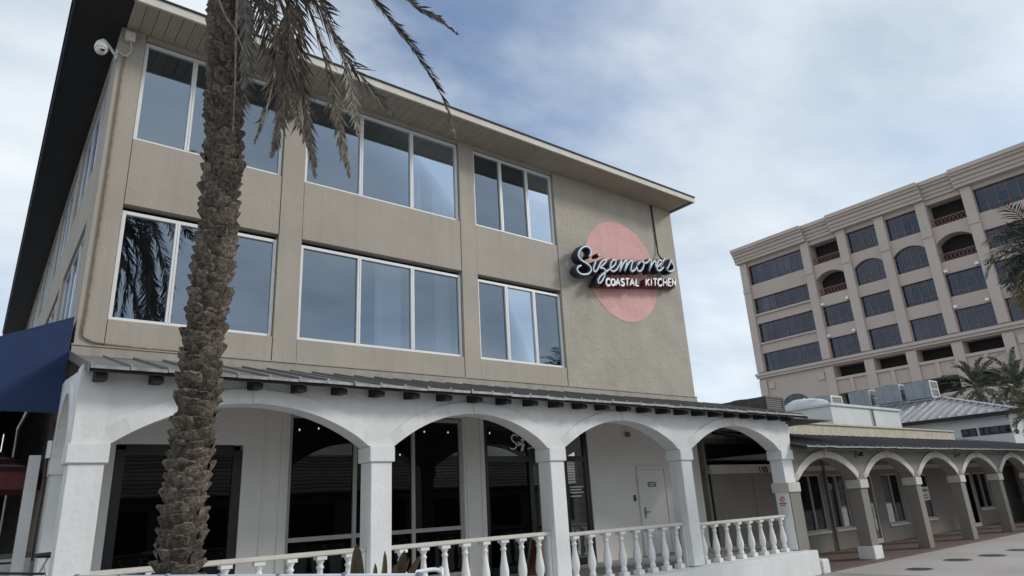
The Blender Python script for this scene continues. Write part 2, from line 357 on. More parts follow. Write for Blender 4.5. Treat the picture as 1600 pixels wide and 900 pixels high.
for z0, z1 in ((4.652, 6.606), (7.80, 9.70)):
    for a, b in yo:
        w = MB(); y0, y1 = a+.004, b-.004; xx = XL+.05
        w.box(xx, xx+.06, y0, y1, z0+.003, z0+.06); w.box(xx, xx+.06, y0, y1, z1-.06, z1-.003)
        for q in range(4):
            yc = y0+(y1-y0-.06)*q/3; w.box(xx-.002, xx+.058, yc, yc+.06, z0+.06, z1-.06)
        wo = w.build('window', 'frame', rb)
        MB().add([(xx+.03, y0+.05, z0+.05), (xx+.03, y1-.05, z0+.05), (xx+.03, y1-.05, z1-.05), (xx+.03, y0+.05, z1-.05)], [(0, 1, 2, 3)]).build('pane', 'skyglass', wo)
# roof, soffit, fascia
YE = -.85
roof = MB(); zt = ZS+.13
roof.box(.19, XR+.08, YE+.03, 24.5, ZS+.016, zt)
roof.add([(.13, YE-.05, zt+.003), (XR+.12, YE-.05, zt+.003), (XR+.12, 24.6, zt+.003), (.13, 24.6, zt+.003), (.13, YE-.05, zt+.03), (XR+.12, YE-.05, zt+.03), (XR+.12, 24.6, zt+.03), (.13, 24.6, zt+.03), (5, 8, zt+1.0), (11, 8, zt+1.0), (11, 16, zt+1.0), (5, 16, zt+1.0)],
         [(0, 1, 2, 3), (0, 1, 5, 4), (1, 2, 6, 5), (2, 3, 7, 6), (3, 0, 4, 7), (4, 5, 9, 8), (5, 6, 10, 9), (6, 7, 11, 10), (7, 4, 8, 11), (8, 9, 10, 11)])
ro = roof.build('roof', 'shingle', rb)
MB().box(.95, XR+.10, YE-.02, YE+.028, ZS-.02, zt).box(XR+.082, XR+.11, YE+.03, 24.5, ZS-.02, zt).build('fascia', 'cream', ro)
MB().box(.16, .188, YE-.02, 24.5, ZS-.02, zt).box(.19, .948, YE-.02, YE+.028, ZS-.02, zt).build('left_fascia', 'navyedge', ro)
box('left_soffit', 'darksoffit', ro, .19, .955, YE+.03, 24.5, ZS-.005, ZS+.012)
sb = MB().box(.004, .186, YE+.03, .05, 0, .012).box(.05, .056, YE+.03, .05, -.005, 0).box(.11, .116, YE+.03, .05, -.005, 0).box(.178, .184, YE+.03, .05, -.008, 0).mesh('soffit_board', 'soffit')
k = 0; x = .958
while x+.19 < XR+.09: inst('soffit_board', sb, ro, (x, 0, ZS)); x += .19
# painted disc
disc = MB(); cx, cz, R_ = 13.17, 7.52, 1.43
rr = random.Random(2); N_ = 72
disc.add([(cx, -.006, cz)] + [(cx+(R_+rr.uniform(-.008, .008))*math.cos(2*PI*i/N_), -.006, cz+(R_+rr.uniform(-.008, .008))*math.sin(2*PI*i/N_)) for i in range(N_)], [(0, 1+i, 1+(i+1) % N_) for i in range(N_)])
disc.build('painted_disc', 'pink', rb, label='matte pink disc painted on the stucco behind the sign')
# base flashing along the porch roof
MB().box(XL-.02, XR+.03, -.035, -.002, 4.04, 4.19).box(XL-.03, XR+.04, -.05, -.004, 4.195, 4.215).build('flashing_strip', 'flash', rb)

# ground floor wall behind the porch, with openings
gw = MB(); WT = 3.98
op = [(1.62, 3.45, 2.78), (4.21, 7.78, 3.36), (8.30, 11.28, 3.36)]
edges = [XL+.222] + [v for o_ in op for v in o_[:2]] + [XR-.222]
for i in range(0, len(edges), 2): gw.box(edges[i], edges[i+1], .0, .2, .3, WT)
for a, b, zt_ in op: gw.box(a, b, .0, .2, zt_, WT)
gw.build('porch_wall', 'porchwall', rb)
box('batten', 'porchwall', rb, 3.78, 3.83, -.015, -.002, .32, 3.38)
for xx in (1.25, 4.1, 7.86, 8.22): box('batten', 'porchwall', rb, xx-.03, xx+.03, -.02, -.002, .32, 3.38)
def storefront(xs, zs_, y, m, fw):
    b = MB()
    for xx in xs: b.box(xx-fw/2, xx+fw/2, y, y+.08, zs_[0], zs_[-1])
    for zz in zs_: b.box(xs[0]+fw/2, xs[-1]-fw/2, y+.003, y+.077, zz-fw/2, zz+fw/2)
    w = b.build('window', m, rb)
    for i in range(len(xs)-1):
        for j in range(len(zs_)-1):
            a, c, d, e = xs[i]+fw/2, xs[i+1]-fw/2, zs_[j]+fw/2, zs_[j+1]-fw/2; t = random.uniform(-.002, .002)
            MB().add([(a, y+.04+t, d), (c, y+.04-t, d), (c, y+.042-t, e), (a, y+.042+t, e)], [(0, 1, 2, 3)]).build('pane', 'darkglass', w)
    return w
storefront([1.68, 3.39], [.42, 2.70], .03, 'black', .16)
storefront([4.24, 5.45, 6.65, 7.75], [.42, 1.25, 3.3], .05, 'grey', .07)
w3 = storefront([8.34, 9.55, 10.55, 11.22], [.38, 2.55, 3.3], .03, 'black', .12)
# interior of the ground floor
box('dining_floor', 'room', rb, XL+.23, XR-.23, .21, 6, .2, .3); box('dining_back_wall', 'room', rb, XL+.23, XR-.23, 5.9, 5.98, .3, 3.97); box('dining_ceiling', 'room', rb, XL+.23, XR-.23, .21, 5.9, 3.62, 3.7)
for i, (px, py, bl_) in enumerate(((468, 672, 'first of two glowing bulbs behind the glass left of the second column'), (498, 670, 'second of two glowing bulbs behind the glass left of the second column'), (625, 711, 'low glowing bulb behind the glass just right of the second column'), (663, 675, 'glowing bulb behind the middle pane under the second arch'), (700, 676, 'glowing bulb near the pilaster under the second arch'), (765, 677, 'glowing bulb behind the black framed glass left of the script lettering'))):
    p = onY(px, py, 1.2); pd = thing('pendant_lamp', (p.x, p.y, 3.6), bl_, 'lamp', 'small bulbs behind the porch windows')
    MB().tube([(p.x, p.y, 3.62), (p.x, p.y, p.z+.04)], .006, 6).build('cord', 'cable', pd)
    MB().lathe([(.003, .03), (.010, .02), (.014, 0), (.010, -.012), (.003, -.016)], p.x, p.y, p.z, 10).build('bulb', 'bulb', pd, smooth=True)
# lettering on the porch glass
lt = MB()
def zq(x, y): p = onY(700+x/4.7375, 640+y/4.7375, .005); return (p.x, p.z)
for path in ([(515, 200), (505, 188), (480, 190), (472, 215), (485, 235), (508, 255), (505, 280), (480, 293), (462, 283)], [(525, 235), (520, 262), (530, 262), (538, 240)], [(540, 228), (560, 218), (552, 245), (540, 262), (558, 262), (555, 295), (545, 302), (550, 280), (570, 255)], [(590, 292), (600, 285)], [(608, 288), (614, 280)], [(622, 284), (628, 276)]):
    pp = smooth_path([(a, 0, b) for a, b in [zq(*q) for q in path]], 3); lt.sweep_xz([(p.x, p.z) for p in pp], .012, .016, .003, 6)
lt.build('lettering', 'frame', w3)
lt = MB()
for j, zz in enumerate((1.92, 1.86, 1.80, 1.72)): lt.box(10.68, 11.08-.06*(j % 2), .060, .064, zz, zz+.02)
lt.build('lettering', 'frame', w3)
# door
dr = MB().box(12.93, 13.85, -.03, -.002, .32, 2.28).build('door', 'porchwall', rb, bevel=.006)
MB().box(12.84, 12.925, -.05, -.003, .31, 2.36).box(13.855, 13.94, -.05, -.003, .31, 2.36).box(12.925, 13.855, -.05, -.003, 2.285, 2.36).build('frame', 'porchwall', dr)
MB().lathe([(.035, 0), (.035, .02), (.012, .022), (.012, .06)], 0, 0, 0, 12).build('handle_rose', 'galv', dr).matrix_basis = Matrix.Translation((13.0, -.031, 1.29)) @ Matrix.Rotation(PI/2, 4, 'X')
MB().tube([(13.0, -.085, 1.29), (13.13, -.085, 1.285)], .011, 8).box(12.975, 13.025, -.045, -.031, 1.15, 1.40).build('handle', 'galv', dr)
dp = thing('door_plaque', (13.35, -.03, 1.86), 'small grey plaque on the upper part of the white door', 'sign'); MB().box(13.2, 13.5, -.045, -.032, 1.86, 1.98).build('plate', 'slate', dp)
MB().box(13.23, 13.47, -.048, -.046, 1.93, 1.95).box(13.23, 13.42, -.048, -.046, 1.89, 1.91).build('lettering', 'galvlight', dp)
kp = thing('keypad', (12.7, 0, 1.55), 'small dark keypad on the wall left of the white door', 'keypad'); MB().box(12.67, 12.73, -.04, -.002, 1.55, 1.69).build('case', 'black', kp, bevel=.006); MB().box(12.68, 12.72, -.044, -.041, 1.62, 1.67).build('screen', 'slate', kp)
sp = thing('wall_speaker', (12.63, 0, 3.1), 'small grey lamp high on the porch wall above the white door', 'lamp'); MB().lathe([(.05, 0), (.06, .03), (.055, .09), (.03, .12)], 12.63, -.07, 3.06, 12).build('shade', 'slate', sp, smooth=True); MB().box(12.60, 12.66, -.03, -.002, 3.08, 3.16).build('bracket', 'slate', sp)

# ---------------------------------------------------------------- porch arcade
YF = -2.3; TH = .34
ar = thing('porch_arcade', (8, -1.2, GZ), 'white arcade porch with low arches under a grey metal roof', 'porch')
cols = [(.84, 1.20), (4.59, 4.93), (8.07, 8.40), (11.72, 12.07), (15.60, 16.06)]
for i, (a, b) in enumerate(cols):
    c = MB().box(a, b, YF, YF+TH, .25 if i else GZ, 2.318).build('column', 'white', ar, bevel=.008)
    MB().box(a-.035, b+.035, YF-.035, YF+TH+.035, 2.32, 2.545).build('cap', 'white', c, bevel=.01)
ZTOP = 3.46
def arc(x0, x1, zs_, rise, n=20):
    h = (x1-x0)/2; rad = (h*h+rise*rise)/(2*rise); cx_ = (x0+x1)/2; cz_ = zs_+rise-rad; a0 = math.asin(min(1, h/rad))
    return [(cx_+rad*math.sin(-a0+2*a0*i/n), cz_+rad*math.cos(-a0+2*a0*i/n)) for i in range(n+1)], (cx_, cz_, rad, a0)
def arcade_wall(parent, cl, zs_, rise, top, y0, y1, m, trim, band, proud, xa, xb, key=True, capx=.035):
    w = MB()
    xs_prev = xa
    for i in range(len(cl)-1):
        x0, x1 = cl[i][1]+capx, cl[i+1][0]-capx
        pts, _ = arc(x0, x1, zs_, rise)
        w.prism([(xs_prev, zs_), (x0, zs_), (x0, top), (xs_prev, top)], y0, y1)
        w.strip(pts, [(p[0], top) for p in pts], y0, y1); xs_prev = x1
    w.prism([(xs_prev, zs_), (xb, zs_), (xb, top), (xs_prev, top)], y0, y1)
    wo = w.build('arch_wall', m, parent)
    for i in range(len(cl)-1):
        x0, x1 = cl[i][1]+capx, cl[i+1][0]-capx
        pts, (cx_, cz_, rad, a0) = arc(x0, x1, zs_, rise, 28)
        lo = [(cx_+(rad-.001)*math.sin(-a0+2*a0*k/28), cz_+(rad-.001)*math.cos(-a0+2*a0*k/28)) for k in range(29)]
        hi = []
        for k in range(29):
            bb = band
            hi.append((cx_+(rad+bb)*math.sin(-a0+2*a0*k/28), cz_+(rad+bb)*math.cos(-a0+2*a0*k/28)))
        fade = .14 if key and m == 'white' else .04
        yf = [y0+.004-(proud+.004)*min(1, (1-abs(k-14)/14)/fade) for k in range(29)]
        mb = MB(); vs = []
        for k in range(29): vs += [(lo[k][0], yf[k], lo[k][1]), (hi[k][0], yf[k], hi[k][1]), (hi[k][0], y0+.006, hi[k][1]), (lo[k][0], y0+.006, lo[k][1])]
        mb.add(vs, [(k*4+a, k*4+(a+1) % 4, k*4+4+(a+1) % 4, k*4+4+a) for k in range(28) for a in range(4)] + [(3, 2, 1, 0), (112, 113, 114, 115)])
        mb.build('arch_moulding', trim, parent)
        if key:
            zc = cz_+rad; kx = cx_
            MB().prism([(kx-.05, zc+.0), (kx+.05, zc+.0), (kx+.085, zc+band+.05), (kx-.085, zc+band+.05)], y0-proud-.018, y0-proud-.002).build('keystone', trim, parent)
    return wo
arcade_wall(ar, cols, 2.548, .54, ZTOP, YF, YF+TH, 'white', 'white', .19, .03, cols[0][0], cols[-1][1])
# bracket on the outer side of the last column, flaring up to the roof
MB().prism([(16.062, 2.70), (16.10, 2.70), (16.16, 3.0), (16.16, 3.2), (16.062, 3.2)], YF, YF+TH).build('bracket', 'white', ar)
# left side arch
sa = MB(); cy_, rz_ = -1.18, 2.545; rad = .74
pts = [(cy_+rad*math.cos(PI-PI*i/18), rz_+rad*math.sin(PI-PI*i/18)) for i in range(19)]
sa.prism([(YF+TH+.002, rz_), (pts[0][0], rz_), (pts[0][0], 3.40), (YF+TH+.002, 3.40)], .842, 1.16, 'x'); sa.strip(pts, [(p[0], 3.40+.24*max(0, (p[0]-YF)/2.3)) for p in pts], .842, 1.16, 'x')
sa.prism([(pts[-1][0], rz_), (-.002, rz_), (-.002, 3.6), (pts[-1][0], 3.6)], .842, 1.16, 'x'); sa.build('side_arch_wall', 'white', ar)
pc = box('pier', 'white', ar, .842, 1.16, -.42, -.003, GZ, 2.318); MB().box(.81, 1.19, -.455, -.002, 2.32, 2.543).build('cap', 'white', pc, bevel=.01)
sa = MB(); sa.strip([(p[0], p[1]) for p in pts], [(cy_+(rad+.14)*math.cos(PI-PI*i/18), rz_+(rad+.14)*math.sin(PI-PI*i/18)) for i in range(19)], .815, .840, 'x'); sa.build('arch_moulding', 'white', ar)
# porch floor and base wall
box('porch_floor', 'conc', ar, 1.2, 15.6, YF+TH+.02, -.003, GZ, .30)
bw = MB().box(1.22, 15.93, -2.62, YF+TH, GZ, .235).build('base_wall', 'white', ar, bevel=.01)
MB().box(15.95, 16.28, -2.66, -1.95, GZ, .02).build('base_step', 'white', bw, bevel=.02)
# ceiling, roof panels, rafters
ce = MB(); ce.prism([(YF+TH, 3.40), (-.003, 3.62), (-.003, 3.66), (YF+TH, 3.44)], 1.17, 15.6, 'x'); ce.build('ceiling', 'ceiling', ar)
YV, ZV, ZR0 = -2.68, 3.385, 4.06
def slope_z(y): return ZV+(ZR0-ZV)*(y-YV)/(0-YV)
bed = MB(); bed.prism([(YV+.02, ZV-.075), (-.04, ZR0-.06), (-.04, ZR0-.012), (YV+.02, ZV-.012)], .88, 16.5, 'x'); bed.build('roof_deck', 'timber', ar)
pw = .405
pm_ = MB(); pm_.prism([(YV, ZV-.008), (-.06, slope_z(-.06)-.008), (-.06, slope_z(-.06)), (YV, ZV)], .002, pw-.002, 'x'); pm_.prism([(YV, ZV+.0), (-.06, slope_z(-.06)+.0), (-.06, slope_z(-.06)+.03), (YV, ZV+.03)], .0, .022, 'x')
pm_ = pm_.mesh('roof_panel', 'metalroof'); fe = MB().box(.004, pw-.004, YV-.014, YV-.002, -.035, .004).box(.0, .024, YV-.016, YV-.002, .004, .034).mesh('panel_edge', 'seamedge')
x = .88; k = 0; jr = random.Random(11)
while x < 16.45:
    a = inst('roof_panel', pm_, ar, (x, jr.uniform(-.012, .012), jr.uniform(-.004, .004)), scl=(min(1, (16.5-x)/pw), 1, 1)); k += 1
    inst('panel_edge', fe, a, (x, jr.uniform(-.014, .004), ZV+jr.uniform(-.006, .004)), Matrix.Rotation(jr.uniform(-.012, .012), 4, 'Y'), scl=(min(1, (16.5-x)/pw), 1, 1)); x += pw
rt = MB(); rt.prism([(-2.60, 3.235), (-2.60, 3.31), (YF-.002, 3.39), (YF-.002, 3.26)], -.06, .06, 'x'); rt = rt.mesh('rafter_tail', 'timber')
x = 1.02
while x < 16.4:
    inst('rafter_tail', rt, ar, (x, 0, 0)); x += .595
rk = MB(); rk.prism([(YV-.01, ZV-.09), (0, ZR0-.07), (0, ZR0+.05), (YV-.01, ZV+.03)], .862, .877, 'x'); rk.build('barge_board', 'metalroof', ar)
rk = MB(); rk.prism([(YV+.02, ZV-.09), (-.04, ZR0-.07), (-.04, ZR0+.02), (YV+.02, ZV+.0)], 16.503, 16.54, 'x'); rk.build('barge_board', 'timber', ar)

# ---------------------------------------------------------------- balustrades
def baluster_mesh():
    H = .80
    prof = [(.055, .09), (.062, .11), (.058, .14), (.046, .155), (.05, .175), (.072, .24), (.078, .30), (.070, .37), (.052, .46), (.040, .55), (.038, .60), (.052, .612), (.052, .628), (.038, .64), (.038, .665), (.052, .68), (.062, .705)]
    b = MB().lathe(prof, n=16)
    n0 = len(b.f)
    b.box(-.075, .075, -.075, .075, 0, .075); b.lathe([(.068, .0752), (.068, .0895)], n=16)
    b.box(-.07, .07, -.07, .07, .7052, .745)
    me = b.mesh('baluster', 'white')
    for p in me.polygons:
        if p.index < n0-2: p.use_smooth = True
    return me
BM = baluster_mesh()
blab = ['white balustrade behind the foreground palm, leftmost of the four', 'white balustrade under the second arch, behind the brown leaves', 'white balustrade under the arch with the white door', 'white balustrade at the right end under the 110 beam']
for i in range(4):
    x0, x1 = cols[i][1]+.005, cols[i+1][0]-.005
    bl = thing('balustrade', ((x0+x1)/2, -2.13, .235), blab[i], 'railing', 'balustrades between the porch columns')
    rz = (1.15, 1.14, 1.09, 1.05)[i]; sc_b = (rz-.065-.238)/.745
    MB().box(x0, x1, -2.20, -2.06, rz-.062, rz).build('top_rail', 'cream', bl, bevel=.012)
    n = 8
    for k in range(n):
        xx = x0+.24+(x1-x0-.48)*k/(n-1)
        inst('baluster', BM, bl, (xx, -2.13, .238), jr.uniform(-.15, .15), (1, 1, sc_b))
    for xx in (x0+.03, x1-.03): MB().box(xx-.025, xx+.025, -2.18, -2.08, .238, rz-.064).build('end_post', 'white', bl)

# ---------------------------------------------------------------- sign
SY = -.36
sg = thing('restaurant_sign', (13.1, -.1, 7.3), 'navy and white script sign above maroon block letters on pink disc', 'sign')
def zs(x, y, yy=SY): p = onY(880+x/4.735, 330+y/4.735, yy); return (p.x, p.z)
script = [
    [(190, 338), (204, 312), (198, 280), (172, 262), (140, 270), (117, 300), (112, 330), (130, 360), (168, 385), (200, 412), (205, 440), (186, 463), (150, 469), (118, 458), (102, 432), (112, 410), (134, 402)],
    [(240, 372), (226, 410), (224, 440), (238, 447), (256, 425), (272, 388), (292, 366), (318, 358), (312, 378), (290, 400), (272, 420), (298, 424), (310, 446), (302, 485), (280, 525), (262, 532), (258, 508), (280, 476), (318, 446), (350, 424), (380, 398), (388, 372), (374, 360), (356, 376), (347, 410), (352, 438), (372, 446), (394, 432), (416, 396), (430, 366), (427, 400), (418, 446), (434, 404), (458, 368), (470, 372), (462, 410), (454, 446), (472, 402), (498, 368), (510, 376), (502, 412), (500, 440), (514, 445), (538, 424), (556, 390), (580, 368)],
    [(580, 368), (556, 384), (545, 418), (554, 444), (576, 440), (594, 408), (594, 376), (580, 368), (598, 386), (624, 378), (638, 360), (650, 370), (644, 410), (636, 446), (648, 408), (668, 376), (684, 372), (682, 388)],
    [(682, 388), (688, 416), (708, 402), (726, 380), (724, 364), (708, 366), (694, 390), (692, 424), (704, 442), (724, 434), (742, 414)],
    [(748, 346), (742, 362), (732, 376)],
    [(764, 436), (782, 402), (798, 362), (802, 380), (818, 408), (816, 432), (796, 448), (774, 442)],
    [(258, 330), (268, 318)],
]
body, face = MB(), MB()
for path in script:
    pp = smooth_path([(a, 0, b) for a, b in [zs(*q) for q in path]], 3); P2 = [(p.x, p.z) for p in pp]
    body.sweep_xz(P2, SY+.125, .058, .115, 10); face.sweep_xz(P2, SY-.002, .021, .018, 8)
body.build('script_channel', 'navy', sg); face.build('script_face', 'scriptface', sg, smooth=True)
GL = {'C': [[(1, .8), (.75, 1), (.3, 1), (0, .75), (0, .25), (.3, 0), (.75, 0), (1, .2)]], 'O': [[(.5, 1), (.1, .8), (0, .5), (.1, .2), (.5, 0), (.9, .2), (1, .5), (.9, .8), (.5, 1)]], 'A': [[(0, 0), (.5, 1), (1, 0)], [(.2, .35), (.8, .35)]],
      'S': [[(.95, .82), (.6, 1), (.2, .95), (.05, .72), (.3, .55), (.75, .45), (.95, .25), (.7, .02), (.3, 0), (.03, .2)]], 'T': [[(0, 1), (1, 1)], [(.5, 1), (.5, 0)]], 'L': [[(0, 1), (0, 0), (.9, 0)]], 'K': [[(0, 1), (0, 0)], [(.95, 1), (.05, .5)], [(.2, .58), (1, 0)]],
      'I': [[(.5, 1), (.5, 0)]], 'H': [[(0, 1), (0, 0)], [(1, 1), (1, 0)], [(0, .5), (1, .5)]], 'E': [[(1, 1), (0, 1), (0, 0), (1, 0)], [(0, .5), (.8, .5)]], 'N': [[(0, 0), (0, 1), (1, 0), (1, 1)]],
      '1': [[(.2, .8), (.5, 1), (.5, 0)]], '0': [[(.5, 1), (.1, .8), (0, .5), (.1, .2), (.5, 0), (.9, .2), (1, .5), (.9, .8), (.5, 1)]]}
txt = [('C', 319, 346), ('O', 354, 383), ('A', 388, 420), ('S', 427, 453), ('T', 459, 489), ('A', 494, 526), ('L', 538, 562), ('K', 613, 638), ('I', 645, 659), ('T', 665, 694), ('C', 702, 730), ('H', 741, 766), ('E', 779, 799), ('N', 808, 829)]
for ch, a, b in txt:
    yt, yb = 500+(a-319)*.004, 550+(a-319)*.004
    bd, fc = MB(), MB()
    for st in GL[ch]:
        P2 = [zs(a+(b-a)*u_, yb+(yt-yb)*v_, SY+.02) for u_, v_ in st]
        pp = []
        for i in range(len(P2)-1): pp += [P2[i], ((P2[i][0]*.5+P2[i+1][0]*.5), (P2[i][1]*.5+P2[i+1][1]*.5))]
        pp.append(P2[-1])
        bd.sweep_xz(pp, SY+.13, .040, .105, 8); fc.sweep_xz(pp, SY+.022, .028, .012, 8)
    lo = bd.build('letter', 'maroon', sg); fc.build('letter_face', 'neon', lo)
rw = MB(); a = Vector((*zs(300, 540),)); 
p0, p1 = zs(210, 535, -.1), zs(820, 545, -.1); p2, p3 = zs(820, 575, -.1), zs(210, 562, -.1)
MB().prism([p0, p1, p2, p3], -.14, -.012).build('raceway', 'maroon', sg)
p0, p1 = zs(120, 415, -.1), zs(815, 415, -.1); p2, p3 = zs(815, 440, -.1), zs(120, 440, -.1)
MB().prism([p0, p1, p2, p3], -.12, -.012).build('raceway', 'navy', sg)
# cable feeding the sign
cb = MB(); q = [zs(655, 0, -.03), zs(672, 110, -.03), zs(690, 230, -.03), zs(700, 318, -.05)]; q2 = zs(725, 350, -.2)
cb.tube([(q[0][0], -.03, ZS-.01)] + [(a, -.03, b) for a, b in q[1:3]] + [(q[3][0], -.06, q[3][1]), (q2[0], -.2, q2[1])], .022, 8)
cb.build('power_cable', 'cable', None, label='dark cable dropping from the soffit to the script sign', cat='cable')

# ---------------------------------------------------------------- security camera, box, conduit
scm = thing('security_camera', (.84, .02, 9.35), 'white dome security camera on an arm at the building corner', 'camera')
pd = onY(158, 76, -.12)
MB().box(.86, .897, .02, .16, 9.22, 9.42).build('wall_plate', 'camwhite', scm, bevel=.006)
MB().tube(smooth_path([(.86, .08, 9.33), (.76, .02, 9.42), (pd.x+.02, -.1, 9.43), (pd.x, -.12, 9.36)], 5), .022, 8).build('arm', 'camwhite', scm, smooth=True)
MB().lathe([(.03, .14), (.05, .13), (.085, .08), (.10, .02), (.102, -.03), (.095, -.035)], pd.x, -.12, pd.z+.02, 18).build('housing', 'camwhite', scm, smooth=True)
dm = MB().lathe([(.09, -.036), (.085, -.07), (.06, -.105), (.02, -.122)], pd.x, -.12, pd.z+.02, 16).build('dome', 'camwhite', scm, smooth=True)
MB().lathe([(.035, 0), (.035, .02)], 0, 0, 0, 12).build('lens', 'black', dm).matrix_basis = Matrix.Translation((pd.x+.02, -.19, pd.z-.065)) @ Matrix.Rotation(1.1, 4, 'X')
jb = thing('junction_box', (1.03, -.05, 9.6), 'small cream junction box with looping cable under the front eave', 'box')
MB().box(.96, 1.10, -.09, -.003, 9.60, 9.76).build('case', 'cream', jb, bevel=.008); MB().box(.95, 1.11, -.10, -.091, 9.59, 9.77).build('lid', 'cream', jb)
MB().tube(smooth_path([(1.06, -.05, 9.595), (1.075, -.05, 9.42), (1.0, -.06, 9.28), (.92, -.04, 9.33), (.885, .05, 9.35)], 6), .012, 7).build('cable', 'galvlight', jb, smooth=True)
MB().tube(smooth_path([(1.0, -.018, 9.30), (1.0, -.018, 8.0), (1.005, -.018, 6.5), (1.0, -.018, 4.75), (.99, -.018, 4.42), (1.06, -.02, 4.30), (1.4, -.025, 4.245), (2.6, -.025, 4.235)], 5), .016, 7).build('conduit', 'rust', None, label='thin rusty conduit running down the left corner of the tan wall', cat='conduit')

# ---------------------------------------------------------------- one storey wing
wg = thing('side_wing', (26, 1, GZ), 'low grey wing with round white edged arches and dark sloping roof', 'building')
wc = [(15.62, 16.11), (19.26, 19.72), (22.84, 23.26), (26.34, 26.80), (30.06, 30.50), (33.7, 34.14), (37.3, 37.74)]
for i, (a, b) in enumerate(wc):
    if i == 0:
        c = MB().box(a+.03, b, YF-.03, YF-.004, .24, 1.55).build('column', 'wing', wg)
        MB().box(a-.04, b+.02, YF-.06, YF+TH+.06, 1.552, 1.78).build('cap', 'wingtrim', c, bevel=.01)
    else:
        c = MB().box(a+.03, b-.03, YF, YF+.33, GZ+.03, 1.548).build('column', 'wing', wg, bevel=.008)
        MB().box(a-.01, b+.01, YF-.04, YF+.37, 1.55, 1.78).build('cap', 'wingtrim', c, bevel=.01)
        if i == 1: MB().box(a-.02, b+.02, YF-.05, YF+.39, GZ+.03, .06).build('plinth', 'white', c, bevel=.01)
wcl = [(16.0, 16.11)] + wc[1:]
arcade_wall(wg, wcl, 1.783, .585, 2.70, YF, YF+.33, 'wing', 'wingtrim', .18, .03, 16.08, 37.8, capx=.0)
wgw = MB(); wop = [(20.2, 21.55, .33, 2.05), (21.98, 23.15, .33, 2.02), (24.45, 25.1, GZ+.03, 1.98), (25.75, 27.2, .27, 1.98), (28.7, 29.75, .29, 1.92), (33.5, 34.3, GZ+.03, 1.9), (34.5, 36.2, .4, 1.9)]
xe = [19.2] + [v for o_ in wop for v in o_[:2]] + [46]
for i in range(0, len(xe), 2): wgw.box(xe[i], xe[i+1], .0, .2, GZ, 3.1)
for a, b, z0, z1 in wop:
    wgw.box(a, b, 0, .2, z1, 3.1)
    if z0 > 0: wgw.box(a, b, 0, .2, GZ, z0)
wgw.build('porch_wall', 'wing', wg)
for k, (a, b, z0, z1) in enumerate(wop):
    if z0 > 0: window(wg, a, b, z0, z1, 2 if b-a > 1.1 else 1, .02, 'grey', 'darkglass', .06, .07); MB().box(a-.05, b+.05, -.05, -.002, z0-.07, z0).build('sill', 'wingtrim', wg)
    else:
        d = MB().box(a, a+.08, .02, .1, z0, z1).box(b-.08, b, .02, .1, z0, z1).box(a+.08, b-.08, .02, .1, z1-.08, z1).box(a+.08, b-.08, .02, .1, z0, z0+.14).build('door', 'wingtrim', wg)
        MB().add([(a+.08, .06, z0+.14), (b-.08, .06, z0+.14), (b-.08, .06, z1-.08), (a+.08, .06, z1-.08)], [(0, 1, 2, 3)]).build('pane', 'darkglass', d); MB().tube([(b-.12, -.02, .5), (b-.12, -.02, .9)], .012, 6).build('handle', 'galvlight', d)
MB().box(28.85, 29.6, .002, .01, .95, 1.45).build('poster', 'frame', wg); MB().box(28.95, 29.5, -.003, .0, 1.28, 1.36).box(28.95, 29.4, -.003, .0, 1.12, 1.16).box(28.95, 29.45, -.003, .0, 1.02, 1.06).build('poster_print', 'slate', wg)
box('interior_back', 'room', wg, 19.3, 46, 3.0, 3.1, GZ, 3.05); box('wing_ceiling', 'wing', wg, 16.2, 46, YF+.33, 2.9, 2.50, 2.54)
MB().box(19.2, 46, -.03, -.002, 2.15, 2.3).build('beam', 'wingtrim', wg)
MB().tube([(21.78, -.06, 2.48), (21.78, -.06, GZ+.04)], .04, 10).build('downpipe', 'slate', wg)
# recess with the 110 beam
box('recess_wall', 'wing', wg, 15.63, 15.72, .0, .9, .28, 3.05)
box('recess_floor', 'conc', wg, 15.63, 19.19, -.0, .9, GZ, .28)
bx110 = box('number_beam', 'wingtrim', wg, 15.86, 19.19, -.02, .12, 2.13, 2.37)
box('recess_back', 'slate', wg, 15.72, 19.19, .9, 1.0, GZ, 3.4); box('recess_ceiling', 'slate', wg, 15.63, 19.19, -1.95, .9, 3.42, 3.45)
MB().box(15.88, 17.78, .02, .07, .29, 2.127).build('recess_door', 'wing', wg); MB().box(17.81, 19.18, .02, .07, .29, 2.127).build('recess_door', 'wing', wg)
nb = MB(); q0 = onY(940+1312/5.293, 640+512/5.293, -.04)
for j, ch in enumerate('110'):
    for st in GL[ch]: nb.sweep_xz([(q0.x-.05+j*.15+(.14 if ch == '0' else .12)*u_, q0.z-.03+.16*v_) for u_, v_ in st], -.035, .019, .012, 6)
nb.build('number', 'black', wg)
